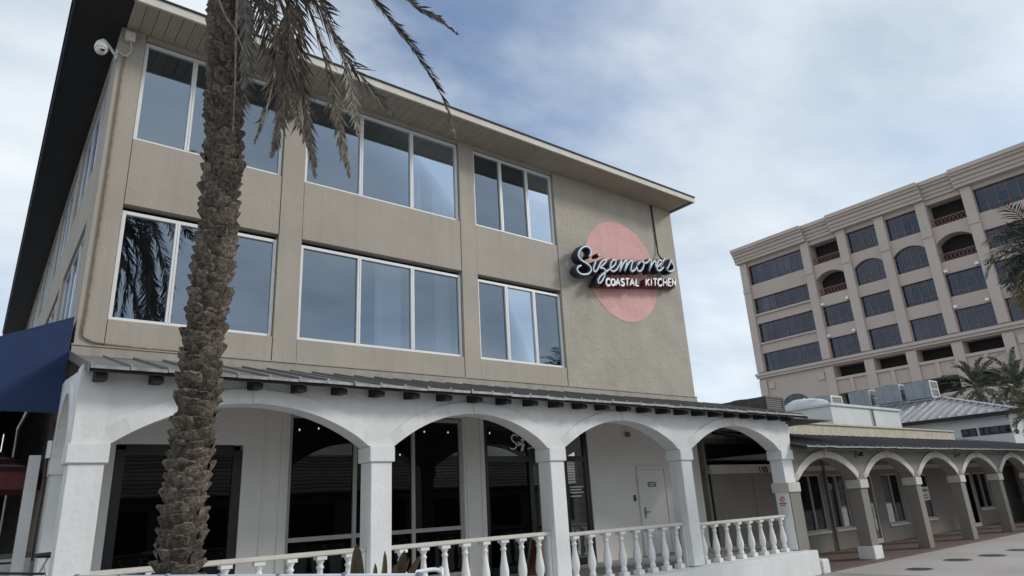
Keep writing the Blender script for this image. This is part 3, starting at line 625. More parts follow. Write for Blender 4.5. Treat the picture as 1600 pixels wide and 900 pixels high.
# wing roof
YV2, ZV2, ZR2 = -2.72, 2.62, 3.28
wz = lambda y: ZV2+(ZR2-ZV2)*(y-YV2)/(-YV2)
MB().prism([(YV2+.02, ZV2-.09), (-.02, ZR2-.07), (-.02, ZR2-.012), (YV2+.02, ZV2-.012)], 16.12, 46, 'x').build('roof_deck', 'timber', wg)
pm2 = MB().prism([(YV2, ZV2-.008), (-.005, wz(-.005)-.008), (-.005, wz(-.005)), (YV2, ZV2)], .002, .448, 'x').prism([(YV2, ZV2), (-.005, wz(-.005)), (-.005, wz(-.005)+.026), (YV2, ZV2+.026)], 0, .022, 'x').mesh('roof_panel', 'wingroof')
fe2 = MB().box(.004, .446, YV2-.016, YV2-.002, -.03, .003).box(0, .03, YV2-.02, YV2-.002, .0035, .032).mesh('panel_edge', 'seamedge')
x = 16.12
while x < 45.7:
    a = inst('roof_panel', pm2, wg, (x, jr.uniform(-.012, .012), jr.uniform(-.004, .004))); inst('panel_edge', fe2, a, (x, jr.uniform(-.016, .004), ZV2+jr.uniform(-.008, .006)), Matrix.Rotation(jr.uniform(-.02, .02), 4, 'Y')); x += .45
pr_ = MB().box(15.65, 33.6, .0, .3, 3.1, 3.62).build('parapet', 'parapet', wg, bevel=.01); MB().box(15.64, 33.64, -.05, .34, 3.622, 3.69).build('coping', 'parapet', pr_, bevel=.012)
box('flat_roof', 'conc', wg, 15.65, 46, .31, 12, 2.98, 3.12)
MB().prism([(.0, 3.25), (2.5, 3.72), (2.5, 3.76), (.0, 3.29)], 33.66, 46, 'x').build('rear_roof', 'wingroof', wg)
MB().box(15.62, 46, 11.8, 12, GZ, 2.97).box(45.8, 46, .21, 11.79, GZ, 2.97).build('rear_wall', 'wing', wg)
MB().box(37.85, 46, YF, YF+.3, GZ, 2.6).build('end_wall', 'wing', wg)
def flood(px, py, lab, mi):
    p = onY(px, py, -2.42); t = thing('flood_light', (p.x, YF, p.z), lab, 'lamp', 'flood lights on the wing arcade')
    MB().box(p.x-.06, p.x+.06, YF-.05, YF-.002, p.z-.06, p.z+.06).build('base_box', 'slate', t)
    MB().lathe([(.03, 0), (.045, .05), (.065, .12), (.06, .125)], 0, 0, 0, 12).build('lamp_head', 'slate' if mi else 'black', t, smooth=True).matrix_basis = Matrix.Translation((p.x+.04, YF-.06, p.z)) @ Matrix.Rotation(1.25, 4, 'X') @ Matrix.Rotation(.5, 4, 'Y')
    MB().lathe([(.055, .126), (.05, .135)], 0, 0, 0, 12).build('lens', 'galvlight', t).matrix_basis = Matrix.Translation((p.x+.04, YF-.06, p.z)) @ Matrix.Rotation(1.25, 4, 'X') @ Matrix.Rotation(.5, 4, 'Y')
flood(1344, 711, 'small dark flood light between the two nearest wing arches', 0); flood(1498, 712, 'small flood light between the third and fourth wing arches', 1)
ns = thing('no_smoking_sign', (15.5, -2.0, 1.3), 'small white no smoking sign with red print on the end column', 'sign')
nsx = 15.60; ny0, ny1 = -2.25, -2.02
MB().box(nsx-.012, nsx-.003, ny0, ny1, 1.22, 1.50).build('plate', 'frame', ns)
rg = MB(); cyn, czn = -2.135, 1.41
rg.strip([(cyn+.065*math.cos(2*PI*i/20), czn+.065*math.sin(2*PI*i/20)) for i in range(21)], [(cyn+.05*math.cos(2*PI*i/20), czn+.05*math.sin(2*PI*i/20)) for i in range(21)], nsx-.016, nsx-.0125, 'x'); rg.prism([(cyn-.045, czn+.03), (cyn-.03, czn+.045), (cyn+.045, czn-.03), (cyn+.03, czn-.045)], nsx-.0155, nsx-.0125, 'x')
rg.build('ring', 'red', ns); MB().box(nsx-.015, nsx-.0125, ny0+.02, ny1-.02, 1.29, 1.32).box(nsx-.015, nsx-.0125, ny0+.04, ny1-.04, 1.25, 1.27).build('lettering', 'red', ns)
MB().box(nsx-.018, nsx-.016, cyn-.03, cyn+.03, czn-.006, czn+.006).build('cigarette', 'black', ns)
fr_ = thing('framed_notice', (39.9, 0, .7), 'small dark framed notice on the far porch wall', 'sign'); MB().box(39.5, 40.4, -.03, -.002, .70, 1.2).build('frame', 'black', fr_); MB().box(39.6, 40.3, -.034, -.031, .78, 1.12).build('sheet', 'slate', fr_)

# ---------------------------------------------------------------- rooftop units and the low buildings behind
def ac_unit(loc, sx, sy, sz, lab, m='galv', legs=.12):
    x, y, z = loc; t = thing('ac_unit', (x, y, z), lab, 'ac unit', 'air conditioning units on the roofs')
    MB().box(x-sx/2, x+sx/2, y-sy/2, y+sy/2, z+legs, z+sz).build('case', m, t, bevel=.015)
    for dx_ in (-1, 1):
        for dy_ in (-1, 1): MB().box(x+dx_*(sx/2-.08)-.03, x+dx_*(sx/2-.08)+.03, y+dy_*(sy/2-.08)-.03, y+dy_*(sy/2-.08)+.03, z, z+legs).build('foot', m, t)
    f_ = MB(); y0 = y-sy/2
    for a, b in ((-sx/2, -sx/2+.12), (sx/2-.12, sx/2)): f_.box(x+a, x+b, y0-.03, y0-.002, z+legs, z+sz)
    for a, b in ((z+legs, z+legs+.08), (z+sz*.52, z+sz*.52+.06), (z+sz-.08, z+sz)): f_.box(x-sx/2+.12, x+sx/2-.12, y0-.03, y0-.002, a, b)
    f_.build('grille_frame', 'galvlight' if m == 'galv' else m, t)
    g_ = MB()
    k = z+legs+.12
    while k < z+sz-.1: g_.box(x-sx/2+.12, x+sx/2-.12, y0-.015, y0-.004, k, k+.03); k += .075
    g_.build('grille', 'slate', t)
    MB().lathe([(min(sx, sy)*.36, 0), (min(sx, sy)*.36, .05), (min(sx, sy)*.3, .055)], x, y, z+sz+.001, 18).build('fan_guard', 'slate', t)
    for q in (-.25, .2): MB().box(x-sx/2-.006, x-sx/2-.001, y+q*sy-.01, y+q*sy+.01, z+legs+.05, z+sz-.05).build('panel_seam', 'slate', t)
ac_unit((44.6, 8.4, 6.24), 1.2, 1.3, 1.15, 'grey rooftop unit farthest left of three on the metal roof ridge'); ac_unit((44.6, 6.62, 6.24), 1.2, 1.4, 1.2, 'grey rooftop unit in the middle of three on the metal roof ridge'); ac_unit((44.6, 4.9, 6.24), 1.2, 1.4, 1.15, 'grey rooftop unit at the right end of the metal roof ridge')
ac_unit((35.0, 6.3, 5.16), 1.2, 1.6, 1.0, 'small pale grey rooftop unit on the white parapet building')
ac_unit((22.9, 3.2, 3.9), 1.2, 2.6, 1.0, 'dark brown boxy rooftop unit behind the tan building corner', 'acbrown', .15)
MB().box(22.2, 23.6, 1.85, 4.6, 3.12, 3.9).build('unit_platform', 'acbrown', None, label='dark platform carrying the brown rooftop unit on the wing roof', cat='platform')
wb = thing('parapet_building', (31, 6, GZ), 'small white parapet building rising behind the wing roof', 'building')
MB().box(29.2, 36, 3.0, 9.5, GZ, 5.02).build('wall', 'bgwhite', wb); MB().box(29.12, 36.05, 2.92, 9.55, 5.025, 5.15).build('coping', 'bgwhite', wb, bevel=.02); MB().tube([(33.0, 2.94, 3.2), (33.0, 2.94, 5.0)], .04, 8).build('downpipe', 'slate', wb)
def sack(cx, cy, cz, sx, sy, sz, lab, seed):
    r = random.Random(seed); b = MB(); n, m = 12, 6; vs = []
    for j in range(m+1):
        for i in range(n):
            ph = PI/2*j/m; rr_ = math.cos(ph)**.6 if j < m else 0.02; e = 1+r.uniform(-.14, .14)
            vs.append((cx+sx*rr_*e*math.cos(2*PI*i/n), cy+sy*rr_*e*math.sin(2*PI*i/n), cz+sz*math.sin(ph)*(1+r.uniform(-.1, .1))))
    b.add(vs, [(j*n+i, j*n+(i+1) % n, (j+1)*n+(i+1) % n, (j+1)*n+i) for j in range(m) for i in range(n)]); b.build('roof_tarp', 'bgwhite', None, smooth=True, label=lab, cat='tarp')
sack(29.9, 6.6, 5.15, .5, 1.0, .32, 'crumpled white tarp at the left end of the white parapet', 1); sack(29.9, 4.5, 5.15, .5, 1.05, .42, 'crumpled white tarp in front of the small grey unit', 2)
hb = thing('metal_roof_building', (44, 6, GZ), 'pale building with silver standing seam hip roof', 'building')
MB().box(40.0, 49, -.4, 13, GZ, 4.70).build('wall', 'bgwhite', hb)
RX, RE = 44.0, 39.6; ze, zr = 4.78, 6.22; ya, yr = -.95, 3.6
rv = [(RE, ya, ze), (RE, 14, ze), (49.4, 14, ze), (49.4, ya, ze), (RX, yr, zr), (RX, 14, zr), (45.5, yr, zr), (45.5, 14, zr)]
MB().add([(a, b, c-.02) for a, b, c in rv], [(0, 1, 5, 4), (4, 5, 7, 6), (3, 0, 4, 6), (2, 3, 6, 7), (1, 2, 7, 5), (0, 3, 2, 1)]).build('roof', 'silverroof', hb)
yy = ya+.35
sm = []
while yy < 13.8:
    t_ = min(1, (yy-ya)/(yr-ya)); xe_ = RE+(RX-RE)*t_; zz = ze+(zr-ze)*t_
    MB().add([(RE-.03, yy-.03, ze-.035), (RE-.03, yy+.03, ze-.035), (xe_, yy+.03, zz-.02), (xe_, yy-.03, zz-.02), (RE-.03, yy-.03, ze+.05), (RE-.03, yy+.03, ze+.05), (xe_, yy+.03, zz+.06), (xe_, yy-.03, zz+.06)], [(0, 1, 2, 3), (4, 5, 6, 7), (0, 1, 5, 4), (1, 2, 6, 5), (2, 3, 7, 6), (3, 0, 4, 7)]).build('roof_seam', 'silverroof', hb); yy += .46
MB().tube([(RE, ya, ze+.02), (RX, yr, zr+.03)], .06, 6).build('hip_cap', 'galvlight', hb); MB().tube([(RX, yr, zr+.03), (RX, 14, zr+.03)], .07, 6).build('ridge_cap', 'galv', hb)
MB().box(RE-.05, RE-.005, ya, 14, ze-.22, ze-.03).build('fascia', 'timber', hb)
for a, b in ((1.12, 1.82), (-.35, 1.0)):
    w = MB().box(39.96, 39.998, a, b, 3.72, 4.10).build('window', 'black', hb); n = 2 if b-a < 1 else 3
    for i in range(n): MB().box(39.95, 39.957, a+(b-a)*i/n+.06, a+(b-a)*(i+1)/n-.06, 3.78, 4.04).build('pane', 'offglass', w)

# ---------------------------------------------------------------- office block
OX = 80.0
ob = thing('office_building', (95, 18, GZ), 'tall beige office block with red gridded windows above parking decks', 'building')
ob_bays = [(35.85, 27.95, 8, 'w'), (26.85, 23.2, 4, 'b'), (22.1, 18.6, 4, 'w'), (17.5, 14.0, 4, 'w'), (12.93, 9.35, 4, 'b'), (8.3, .5, 8, 'w'), (-.6, -4.2, 4, 'b')]
rows = [(28.4, 31.15, 0), (24.3, 26.45, 1), (20.36, 22.93, 0), (16.4, 18.92, 0)]
YA, YB = 36.9, -6.0
wl = MB(); wl.box(OX+1.6, OX+30, YB, YA-.05, GZ, 33.2)
wl.build('core', 'deckshade', ob)
wl = MB(); pe = [YA] + [v for b in ob_bays for v in b[:2]] + [YB]
for i in range(0, len(pe), 2): wl.box(OX+.02, OX+1.55, pe[i+1], pe[i], GZ, 31.7)
wl.box(OX+1.6, OX+30, YA-.04, YA, GZ, 31.7)
for bi, (a, b, n, k) in enumerate(ob_bays):
    zz = [(31.15, 31.7), (26.45 if bi in (0, 5) else 27.25, 28.4), (22.93, 24.3), (18.92, 20.36), (15.5, 16.4)]
    if bi in (0, 5): zz += [(GZ, 15.5)]
    else: zz += [(12.2, 14.1), (8.3, 10.5), (4.5, 6.6), (GZ, 2.5)]
    for z0, z1 in zz: wl.box(OX+.06, OX+1.5, b, a, z0, z1)
    if bi not in (0, 5):                       # arched heads on the third row
        pts, _ = arc(b, a, 26.45, .78, 12); wl.strip(pts, [(p[0], 27.25) for p in pts], OX+.06, OX+1.5, 'x')
wl.build('wall', 'officewall', ob)
brng = random.Random(77); MT['officeblind'] = mat('office_blind', (.30, .29, .28), .9, .1, 2)
# pilasters, bands
for i in range(0, len(pe), 2):
    c = (pe[i]+pe[i+1])/2; h = abs(pe[i]-pe[i+1])/2-.02
    MB().box(OX-.25, OX+.015, c-h, c+h, 16.5, 31.65).build('pilaster', 'officetrim', ob)
    MB().box(OX-.34, OX-.252, c-h+.0, c+h-.0, 27.4, 27.9).build('pilaster_cap', 'officetrim', ob)
    MB().box(OX-.15, OX+.015, c-h, c+h, GZ, 15.45).build('pilaster', 'officetrim', ob)
MB().box(OX-.45, OX+.0, YB, YA+.25, 16.02, 16.35).box(OX-.3, OX+.0, YB, YA+.15, 15.7, 16.0).build('ledge', 'officetrim', ob)
MB().box(OX-.18, OX+.055, 27.95, 35.85, 24.0, 24.22).box(OX-.18, OX+.055, 27.95, 35.85, 20.1, 20.3).build('sill_band', 'officetrim', ob)
for a, b, pr0 in ((YA+.35, 27.0, .5), (26.98, 23.6, .05), (23.58, 12.9, .5), (12.88, 9.7, .05), (9.68, 0, .5), (-.02, YB, .05)):
    c_ = MB()
    for z0, z1, d in ((31.7, 32.1, .15), (32.1, 32.5, .3), (32.5, 32.95, .5), (32.95, 33.25, .75), (33.25, 33.7, .95)): c_.box(OX-pr0-d, OX+2, b, a, z0+.005, z1-.0)
    c_.build('cornice', 'officetrim', ob)
for bi, (a, b, n, k) in enumerate(ob_bays):
    for ri, (z0, z1, ar_) in enumerate(rows):
        arched = ri == 1 and bi not in (0, 5); x0 = OX+.35
        if k == 'b' and ri < 2:
            bb = MB().box(x0, x0+.05, b, a, z0+.9, z0+.98).box(x0, x0+.05, b, a, z0+.08, z0+.15)
            m_ = 9
            for q in range(m_): yy = b+(a-b)*q/m_; bb.prism([(yy, z0+.15), (yy+.05, z0+.15), (yy+(a-b)/m_, z0+.9), (yy+(a-b)/m_-.05, z0+.9)], x0, x0+.03, 'x'); bb.prism([(yy+(a-b)/m_-.05, z0+.15), (yy+(a-b)/m_, z0+.15), (yy+.05, z0+.9), (yy, z0+.9)], x0+.031, x0+.05, 'x')
            bb.build('balcony_railing', 'redmull', ob); continue
        w = MB(); zt_ = z1+(.0 if not arched else .7)
        for q in range(n+1):
            yy = b+(a-b)*q/n; w.box(x0, x0+.1, yy-.035, yy+.035, z0, z1 if not arched or q in (0, n) else zt_)
        for zz in (z0+.05, z0+(z1-z0)*.22, z1-(z1-z0)*.18): w.box(x0+.012, x0+.088, b+.05, a-.05, zz-.03, zz+.03)
        wo = w.build('window', 'redmull', ob)
        for q in range(n):
            c0, c1 = b+(a-b)*q/n+.05, b+(a-b)*(q+1)/n-.05; j = random.uniform(-.01, .01)
            MB().add([(x0+.06+j, c0, z0), (x0+.06-j, c1, z0), (x0+.06-j, c1, zt_), (x0+.06+j, c0, zt_)], [(0, 1, 2, 3)]).build('pane', 'offglass', wo)
            if not arched and brng.random() < .3: MB().box(x0+.2, x0+.22, c0+.02, c1-.02, z0+(z1-z0)*brng.choice((.0, .3, .5, .65)), z1-.02).build('blind', 'officeblind', wo)
    if bi not in (0, 5):
        for z0, z1 in ((12.2, 14.1), (8.3, 10.5)):
            MB().box(OX-.12, OX+.055, b, a, z1-.3, z1).box(OX-.1, OX+.055, (a+b)/2-.2, (a+b)/2+.2, z0, z1-.302).build('deck_panel_trim', 'officetrim', ob)
    for z in (22.5, 18.5):
        if k == 'b':
            for yy in (a-.3, b+.3): MB().box(OX-.3, OX+.05, yy-.18, yy+.18, z+.55, z+.85).build('wall_vent', 'frame', ob)
    if bi in (0, 5):
        for yy in (a-.6, b+.6): MB().box(OX-.1, OX+.055, yy-.4, yy+.4, 14.2, 15.0).build('corner_block', 'officetrim', ob)
        pts, _ = arc(30.3 if bi == 0 else 2.5, 34.6 if bi == 0 else 6.8, 11.2, 1.9, 14)
        w = MB(); w.strip(pts, [(p[0], 6) for p in pts], OX+.04, OX+.055, 'x'); wo = w.build('arched_window', 'offglass', ob)
        m_ = MB()
        for q in range(2, 13, 2): m_.box(OX-.0, OX+.035, pts[q][0]-.05, pts[q][0]+.05, 6, pts[q][1])
        m_.build('mullion', 'redmull', wo)

# ---------------------------------------------------------------- palms
def add_frond(b, path, leaf, n, spread, droop, rng, rachis=.022, wid=.022, twist=0.0):
    P = smooth_path(path, 6); m = len(P); L = [0]
    for i in range(1, m): L.append(L[-1]+(P[i]-P[i-1]).length)
    b.tube(P, [rachis*(1-.85*l/L[-1]) for l in L], 5)
    for i in range(n):
        t = (.12+.88*(i+.5)/n); l = t*L[-1]; k = max(j for j in range(m) if L[j] <= l) if l < L[-1] else m-2; k = min(k, m-2)
        u = (l-L[k])/max(1e-6, L[k+1]-L[k]); p = P[k].lerp(P[k+1], min(1, u)); d = (P[k+1]-P[k]).normalized()
        side = d.cross(Vector((0, 0, 1)));
        if side.length < .25: side = d.cross(Vector((math.cos(twist), math.sin(twist), .1)))
        side.normalize(); nrm = side.cross(d).normalized()
        for s_ in (-1, 1):
            ln = leaf*(math.sin(PI*min(1, .15+t*.85))**.55)*rng.uniform(.72, 1.12)*(1 if t < .93 else .8)
            dr_ = (side*s_*spread*rng.uniform(.75, 1.2) + d*rng.uniform(.55, 1.0) + nrm*rng.uniform(-.1, .35)*(.5 if droop > .5 else 1)).normalized()
            tip = p + dr_*ln + Vector((0, 0, -droop*ln*rng.uniform(.6, 1.3))); mid = p + dr_*ln*.5 + Vector((0, 0, -droop*ln*.18))
            wv = dr_.cross(nrm).normalized()*wid*rng.uniform(.7, 1.2); wv = (wv + nrm*wid*rng.uniform(-.6, .6))
            b.add([p-wv*.5, p+wv*.5, mid+wv, mid-wv, tip], [(0, 1, 2, 3), (3, 2, 4)])
def arch_path(o, az, el, length, droop, n=6):
    P = [Vector(o)]; e = el
    for i in range(n):
        P.append(P[-1]+Vector((math.cos(az)*math.cos(e), math.sin(az)*math.cos(e), math.sin(e)))*(length/n)); e -= droop/n*(1+.25*i)
    return P
# foreground palm
pt = thing('palm_tree', (1.6, -4.45, GZ), 'large foreground date palm with rough brown trunk and dry hanging fronds', 'palm tree')
axis = [(1.56, -4.70, GZ), (1.57, -4.63, 1.22), (1.62, -4.46, 1.94), (1.66, -4.37, 2.67), (1.68, -4.28, 3.34), (1.74, -4.25, 4.5), (1.72, -4.26, 5.52), (1.68, -4.24, 6.36), (1.60, -4.24, 7.69), (1.60, -4.22, 8.5)]
def axis_at(z):
    for i in range(len(axis)-1):
        if z <= axis[i+1][2]:
            t = (z-axis[i][2])/(axis[i+1][2]-axis[i][2]); return Vector(axis[i]).lerp(Vector(axis[i+1]), t)
    return Vector(axis[-1])
tr = MB(); rings = []
zz = GZ
while zz < 8.5: rings.append(zz); zz += .1
tb = len(tr.v); rgp = random.Random(9)
for z in rings:
    c = axis_at(z); r0 = .160 if z < 7.6 else .19
    for k in range(24):
        a = 2*PI*k/24; q = r0*(1+.05*math.sin(z*47+k)+rgp.uniform(-.04, .04)); tr.v.append((c.x+q*math.cos(a), c.y+q*math.sin(a), z))
for i in range(len(rings)-1):
    for k in range(24): tr.f.append((i*24+k, i*24+(k+1) % 24, (i+1)*24+(k+1) % 24, (i+1)*24+k))
trunk = tr.build('trunk', 'bark', pt)
def boot_mesh(seed, w, h, out):
    # a cut leaf base: flat ragged lip on top, wrapping the trunk, tapering below
    r = random.Random(seed); nu, nv = 8, 6; b = MB(); vs = []
    prof = [(0, -.05), (.30, .45), (.60, .85), (.84, 1.12), (.97, 1.0), (.90, .12)]
    for j, (v, o_) in enumerate(prof):
        for i in range(nu+1):
            u = i/nu*2-1; wv = w*(1-.30*(v-.45)**2)*(.82 if j == 0 else 1)
            taper = max(0, 1-abs(u)**2.6); jag = (r.uniform(-.16, .16) if j >= 3 else r.uniform(-.06, .06)) + (r.uniform(-.18, .12) if j == 3 and i % 2 else 0)
            ang = u*wv/2/.19; rad = .152+out*o_*(.25+.75*taper)*(1+jag)
            z = h*v+h*.16*(taper-.5)*(1 if j > 1 else .3)+r.uniform(-.07, .07)*h*(1 if j >= 3 else .4)
            vs.append((math.sin(ang)*rad, -math.cos(ang)*rad, z))
    fs = [(j*(nu+1)+i, j*(nu+1)+i+1, (j+1)*(nu+1)+i+1, (j+1)*(nu+1)+i) for j in range(len(prof)-1) for i in range(nu)]
    return b.add(vs, fs).mesh('leaf_base', 'boot')
BL = [boot_mesh(s_, .26, .125, .060) for s_ in range(8)]; BU = [boot_mesh(20+s_, .21, .15, .066) for s_ in range(8)]; BT = [boot_mesh(40+s_, .16, .20, .070) for s_ in range(8)]
cand = []
z = 0.0; ring = 0
while z < 8.35:
    n = 6 if z < 3.6 else 7 if z < 6.3 else 8
    for k in range(n):
        cand.append((z+rgp.uniform(-.03, .03) + .02*math.sin(k*2.1), 2*PI*(k+.5*(ring % 2))/n+rgp.uniform(-.14, .14)+ring*.11))
    z += .098 if z < 3.6 else .108 if z < 6.3 else .122; ring += 1
stf = MB()
vis = []
for (z, a) in cand:
    c = axis_at(z); facing = math.sin(a)*(CAM.x-c.x) - math.cos(a)*(CAM.y-c.y)
    vis.append((0 if (z > .9 and z < 7.9 and facing > -1.2) else 1, -facing, z, a))
vis.sort(key=lambda q: (q[0], q[1])); 
for i, (o_, f_, z, a) in enumerate(vis):
    c = axis_at(z); ms = (BL if z < 3.6 else BU if z < 6.3 else BT); me = ms[rgp.randrange(8)]
    sc_ = rgp.uniform(.72, 1.10); so_ = rgp.uniform(.93, 1.10); mw = Matrix.Translation(c) @ Matrix.Rotation(a, 4, 'Z') @ Matrix.Rotation(rgp.uniform(-.24, .24), 4, 'Y') @ Matrix.Rotation(rgp.uniform(-.08, .05), 4, 'X') @ Matrix.Diagonal((so_, so_, sc_, 1))
    if i < 300: place(bpy.data.objects.new('leaf_base', me), trunk, mw)
    else: stf.add([mw @ v.co for v in me.vertices], [tuple(p.vertices) for p in me.polygons])
stf.build('leaf_bases', 'boot', trunk, kind='stuff')
top = Vector((1.60, -4.22, 8.35))
fr = random.Random(21)
def named_frond(px_path, leaf, n, spread, droop, m, rach=.02, wid=.014, tw=0.0):
    b = MB(); add_frond(b, [top+Vector((fr.uniform(-.1, .1), fr.uniform(-.1, .1), 0))] + [at(*q) for q in px_path], leaf, n, spread, droop, fr, rach, wid, tw); return b.build('frond', m, pt)
D, G_ = 'dryfrond', 'greyfrond'
hang = [
    ([(415, -60, 8.15), (448, 0, 8.0), (452, 90, 7.7), (440, 170, 7.5), (424, 246, 7.3)], .42, 120, .30, .10, D),
    ([(420, -70, 8.3), (462, 0, 8.2), (470, 90, 7.9), (478, 180, 7.7), (492, 278, 7.4)], .38, 110, .30, .10, D),
    ([(425, -70, 8.5), (478, 5, 8.4), (512, 110, 8.1), (532, 200, 7.8), (546, 278, 7.7)], .36, 100, .32, .10, D),
    ([(430, -90, 8.2), (490, -20, 8.2), (530, 70, 8.0), (580, 140, 7.9), (616, 182, 7.8)], .45, 80, .50, .10, G_),
    ([(425, -80, 8.6), (480, -20, 8.7), (512, 40, 8.6), (540, 105, 8.4), (562, 215, 8.0)], .42, 80, .50, .10, G_),
    ([(405, -60, 8.0), (428, -10, 7.9), (432, 80, 7.6), (420, 160, 7.4), (398, 225, 7.2)], .36, 110, .32, .10, D),
    ([(372, -60, 7.9), (382, 0, 7.75), (384, 60, 7.6), (380, 140, 7.45)], .30, 90, .30, .10, G_),
    ([(440, -120, 8.0), (520, -90, 7.9), (585, 0, 7.6), (640, 70, 7.3), (690, 150, 7.0), (712, 216, 6.8)], .30, 170, .26, .06, G_),
    ([(440, -130, 7.6), (540, -110, 7.2), (600, -30, 7.0), (640, 2, 6.8), (680, 28, 6.7), (716, 54, 6.6)], .30, 140, .30, .05, G_),
    ([(395, -60, 8.9), (410, 0, 8.9), (425, 40, 8.8), (450, 90, 8.6), (470, 140, 8.4)], .34, 80, .6, .1, G_),
    ([(410, -50, 8.8), (440, 10, 8.8), (458, 100, 8.5), (468, 190, 8.2), (494, 266, 7.9)], .36, 100, .4, .1, D),
]
for h in hang: named_frond(*h, tw=fr.uniform(0, 3))
MB().tube([at(372, -30, 7.7), at(369, 40, 7.55), at(368, 120, 7.4), at(364, 205, 7.25)], [.016, .014, .012, .006], 6).build('dry_stalk', 'dryfrond', pt)
MB().tube([at(338, -10, 7.6), at(352, 25, 7.55), at(366, 45, 7.5), at(382, 82, 7.45)], [.014, .013, .011, .006], 6).build('dry_stalk', 'dryfrond', pt)
# building-side hanging fronds seen mirrored in the windows, and the living crown above the frame
for az, el, ln, dr_, m in [(1.2, -.2, 2.3, .7, G_), (.8, .0, 2.6, 1.4, G_)]:
    b = MB(); add_frond(b, arch_path(top, az, el, ln, dr_), .45, 90, .7, .15, fr, .022, .014); b.build('frond', m, pt)
for i in range(22):
    az = -PI+.25+(PI-.5)*((i*.618) % 1); el = .55+.75*(i/22)+fr.uniform(-.1, .1)
    b = MB(); add_frond(b, arch_path(top+Vector((0, -.1, .1)), az, el, fr.uniform(2.4, 3.1), fr.uniform(.7, 1.1)), .5, 75, .8, .1, fr, .024, .018); b.build('frond', 'greenfrond', pt)
# palms farther off
def far_palm(loc, h, r, nf, ln, m, lab, seed, leaf=.5, lf=26, lean=(0, 0), low=-.5, wid=.03, shag=False, tr_r=.2, spr=.9, dr=.25, bow=(.7, 1.5)):
    r_ = random.Random(seed); x, y = loc; t = thing('palm_tree', (x, y, GZ), lab, 'palm tree')
    tp = Vector((x+lean[0], y+lean[1], h)); MB().tube(smooth_path([(x, y, GZ), (x+lean[0]*.4, y+lean[1]*.4, h*.5), tp], 5), [tr_r*(1.15-.3*i/10) for i in range(11)], 10).build('trunk', 'bgbark', t)
    for i in range(nf):
        az = i*2.399+r_.uniform(-.2, .2); el = low+(1.45-low)*(i/nf)+r_.uniform(-.12, .12)
        b = MB(); add_frond(b, arch_path(tp, az, el, ln*r_.uniform(.8, 1.1), r_.uniform(*bow)), leaf, lf, spr, dr, r_, .025, wid); b.build('frond', m if not (shag and i < nf*.45) else 'olive', t)
d = ray(1640, 395); d = d/Vector((d.x, d.y)).length; pA = CAM+d*19
far_palm((pA.x, pA.y), pA.z, .2, 70, 1.55, 'bgfrond', 'shaggy palm crown with olive fronds cut by the right picture edge', 4, .50, 30, low=-1.35, wid=.014, shag=True)
for (px, py, dist, lab, m, s_, ln) in ((1527, 606, 66, 'dark green palm in front of the office parking deck', 'bgfrond', 5, 3.6), (1590, 606, 62, 'dark green palm right of another at the office parking deck', 'bgfrond', 6, 3.4), (1622, 645, 33, 'yellowish green palm low at the right picture edge beside the hip roof', 'olive', 8, 1.3)):
    d = ray(px, py); d = d/Vector((d.x, d.y)).length; p = CAM+d*dist
    far_palm((p.x, p.y), p.z, .3, 34, ln, m, lab, s_, .55 if dist > 40 else .38, 40, low=-.55, wid=.03 if dist > 40 else .016, spr=.5, dr=.05, bow=(.5, 1.1))

# ---------------------------------------------------------------- left patio side
aw = thing('awning', (.4, 4, 3.2), 'large navy blue canvas awning on the left side of the building', 'awning')
ya_, yb_ = -.05, 14.0; A0, A1, A2, A3 = (.86, 4.62), (-1.9, 3.32), (-1.9, 3.20), (.86, 3.20)
MB().prism([A0, A1, (A1[0], A1[1]-.03), (A0[0], A0[1]-.03)], ya_, yb_).build('canopy', 'awning', aw)
MB().prism([(A0[0]-.002, A0[1]-.033), (A1[0], A1[1]-.033), (A2[0], A2[1]), (A3[0]-.002, A3[1])], ya_, ya_+.02).build('end_panel', 'awning', aw)
MB().box(-1.925, -1.902, ya_, yb_, 2.6, 3.32).build('valance', 'awning', aw)
MB().tube([(-1.88, ya_+.05, 3.22), (.85, ya_+.05, 3.22)], .02, 6).build('frame_tube', 'galv', aw); MB().tube([(-1.88, yb_-.05, 3.22), (-1.88, ya_+.05, 3.22)], .02, 6).build('frame_tube', 'galv', aw)
# white post
def gp(px, w): return at(px[0], px[1], w)
pp = at(55, 712, 9.6); bt = Vector((pp.x, pp.y, GZ))
MB().box(pp.x-.07, pp.x+.07, pp.y-.07, pp.y+.07, GZ, pp.z).build('patio_post', 'white', None, label='flat topped white post standing beside the maroon umbrella', cat='post')
um = thing('patio_umbrella', (-.35, 3.8, GZ), 'maroon striped patio umbrella at the left picture edge', 'umbrella')
uc = at(8, 742, 10.9); ucx, ucy, ucz = uc.x-.55, uc.y, uc.z+.22
cn = MB(); n = 8
vs = [(ucx, ucy, ucz+.35)] + [(ucx+1.25*math.cos(2*PI*i/n), ucy+1.25*math.sin(2*PI*i/n), ucz-.25) for i in range(n)] + [(ucx+1.26*math.cos(2*PI*i/n), ucy+1.26*math.sin(2*PI*i/n), ucz-.50) for i in range(n)]
cn.add(vs, [(0, 1+i, 1+(i+1) % n) for i in range(n)] + [(1+i, 1+n+i, 1+n+(i+1) % n, 1+(i+1) % n) for i in range(n)])
um_c = cn.build('canopy', 'maroonc', um)
for j in range(3):
    t0 = .35+.22*j; b = MB()
    for i in range(n):
        a0, a1 = 2*PI*i/n, 2*PI*(i+1)/n
        q = [(ucx+1.25*t*math.cos(a), ucy+1.25*t*math.sin(a), ucz+.35-.6*t+.006) for t in (t0, t0+.05) for a in (a0, a1)]
        b.add(q, [(0, 1, 3, 2)])
    b.build('stripe', 'wicker', um_c)
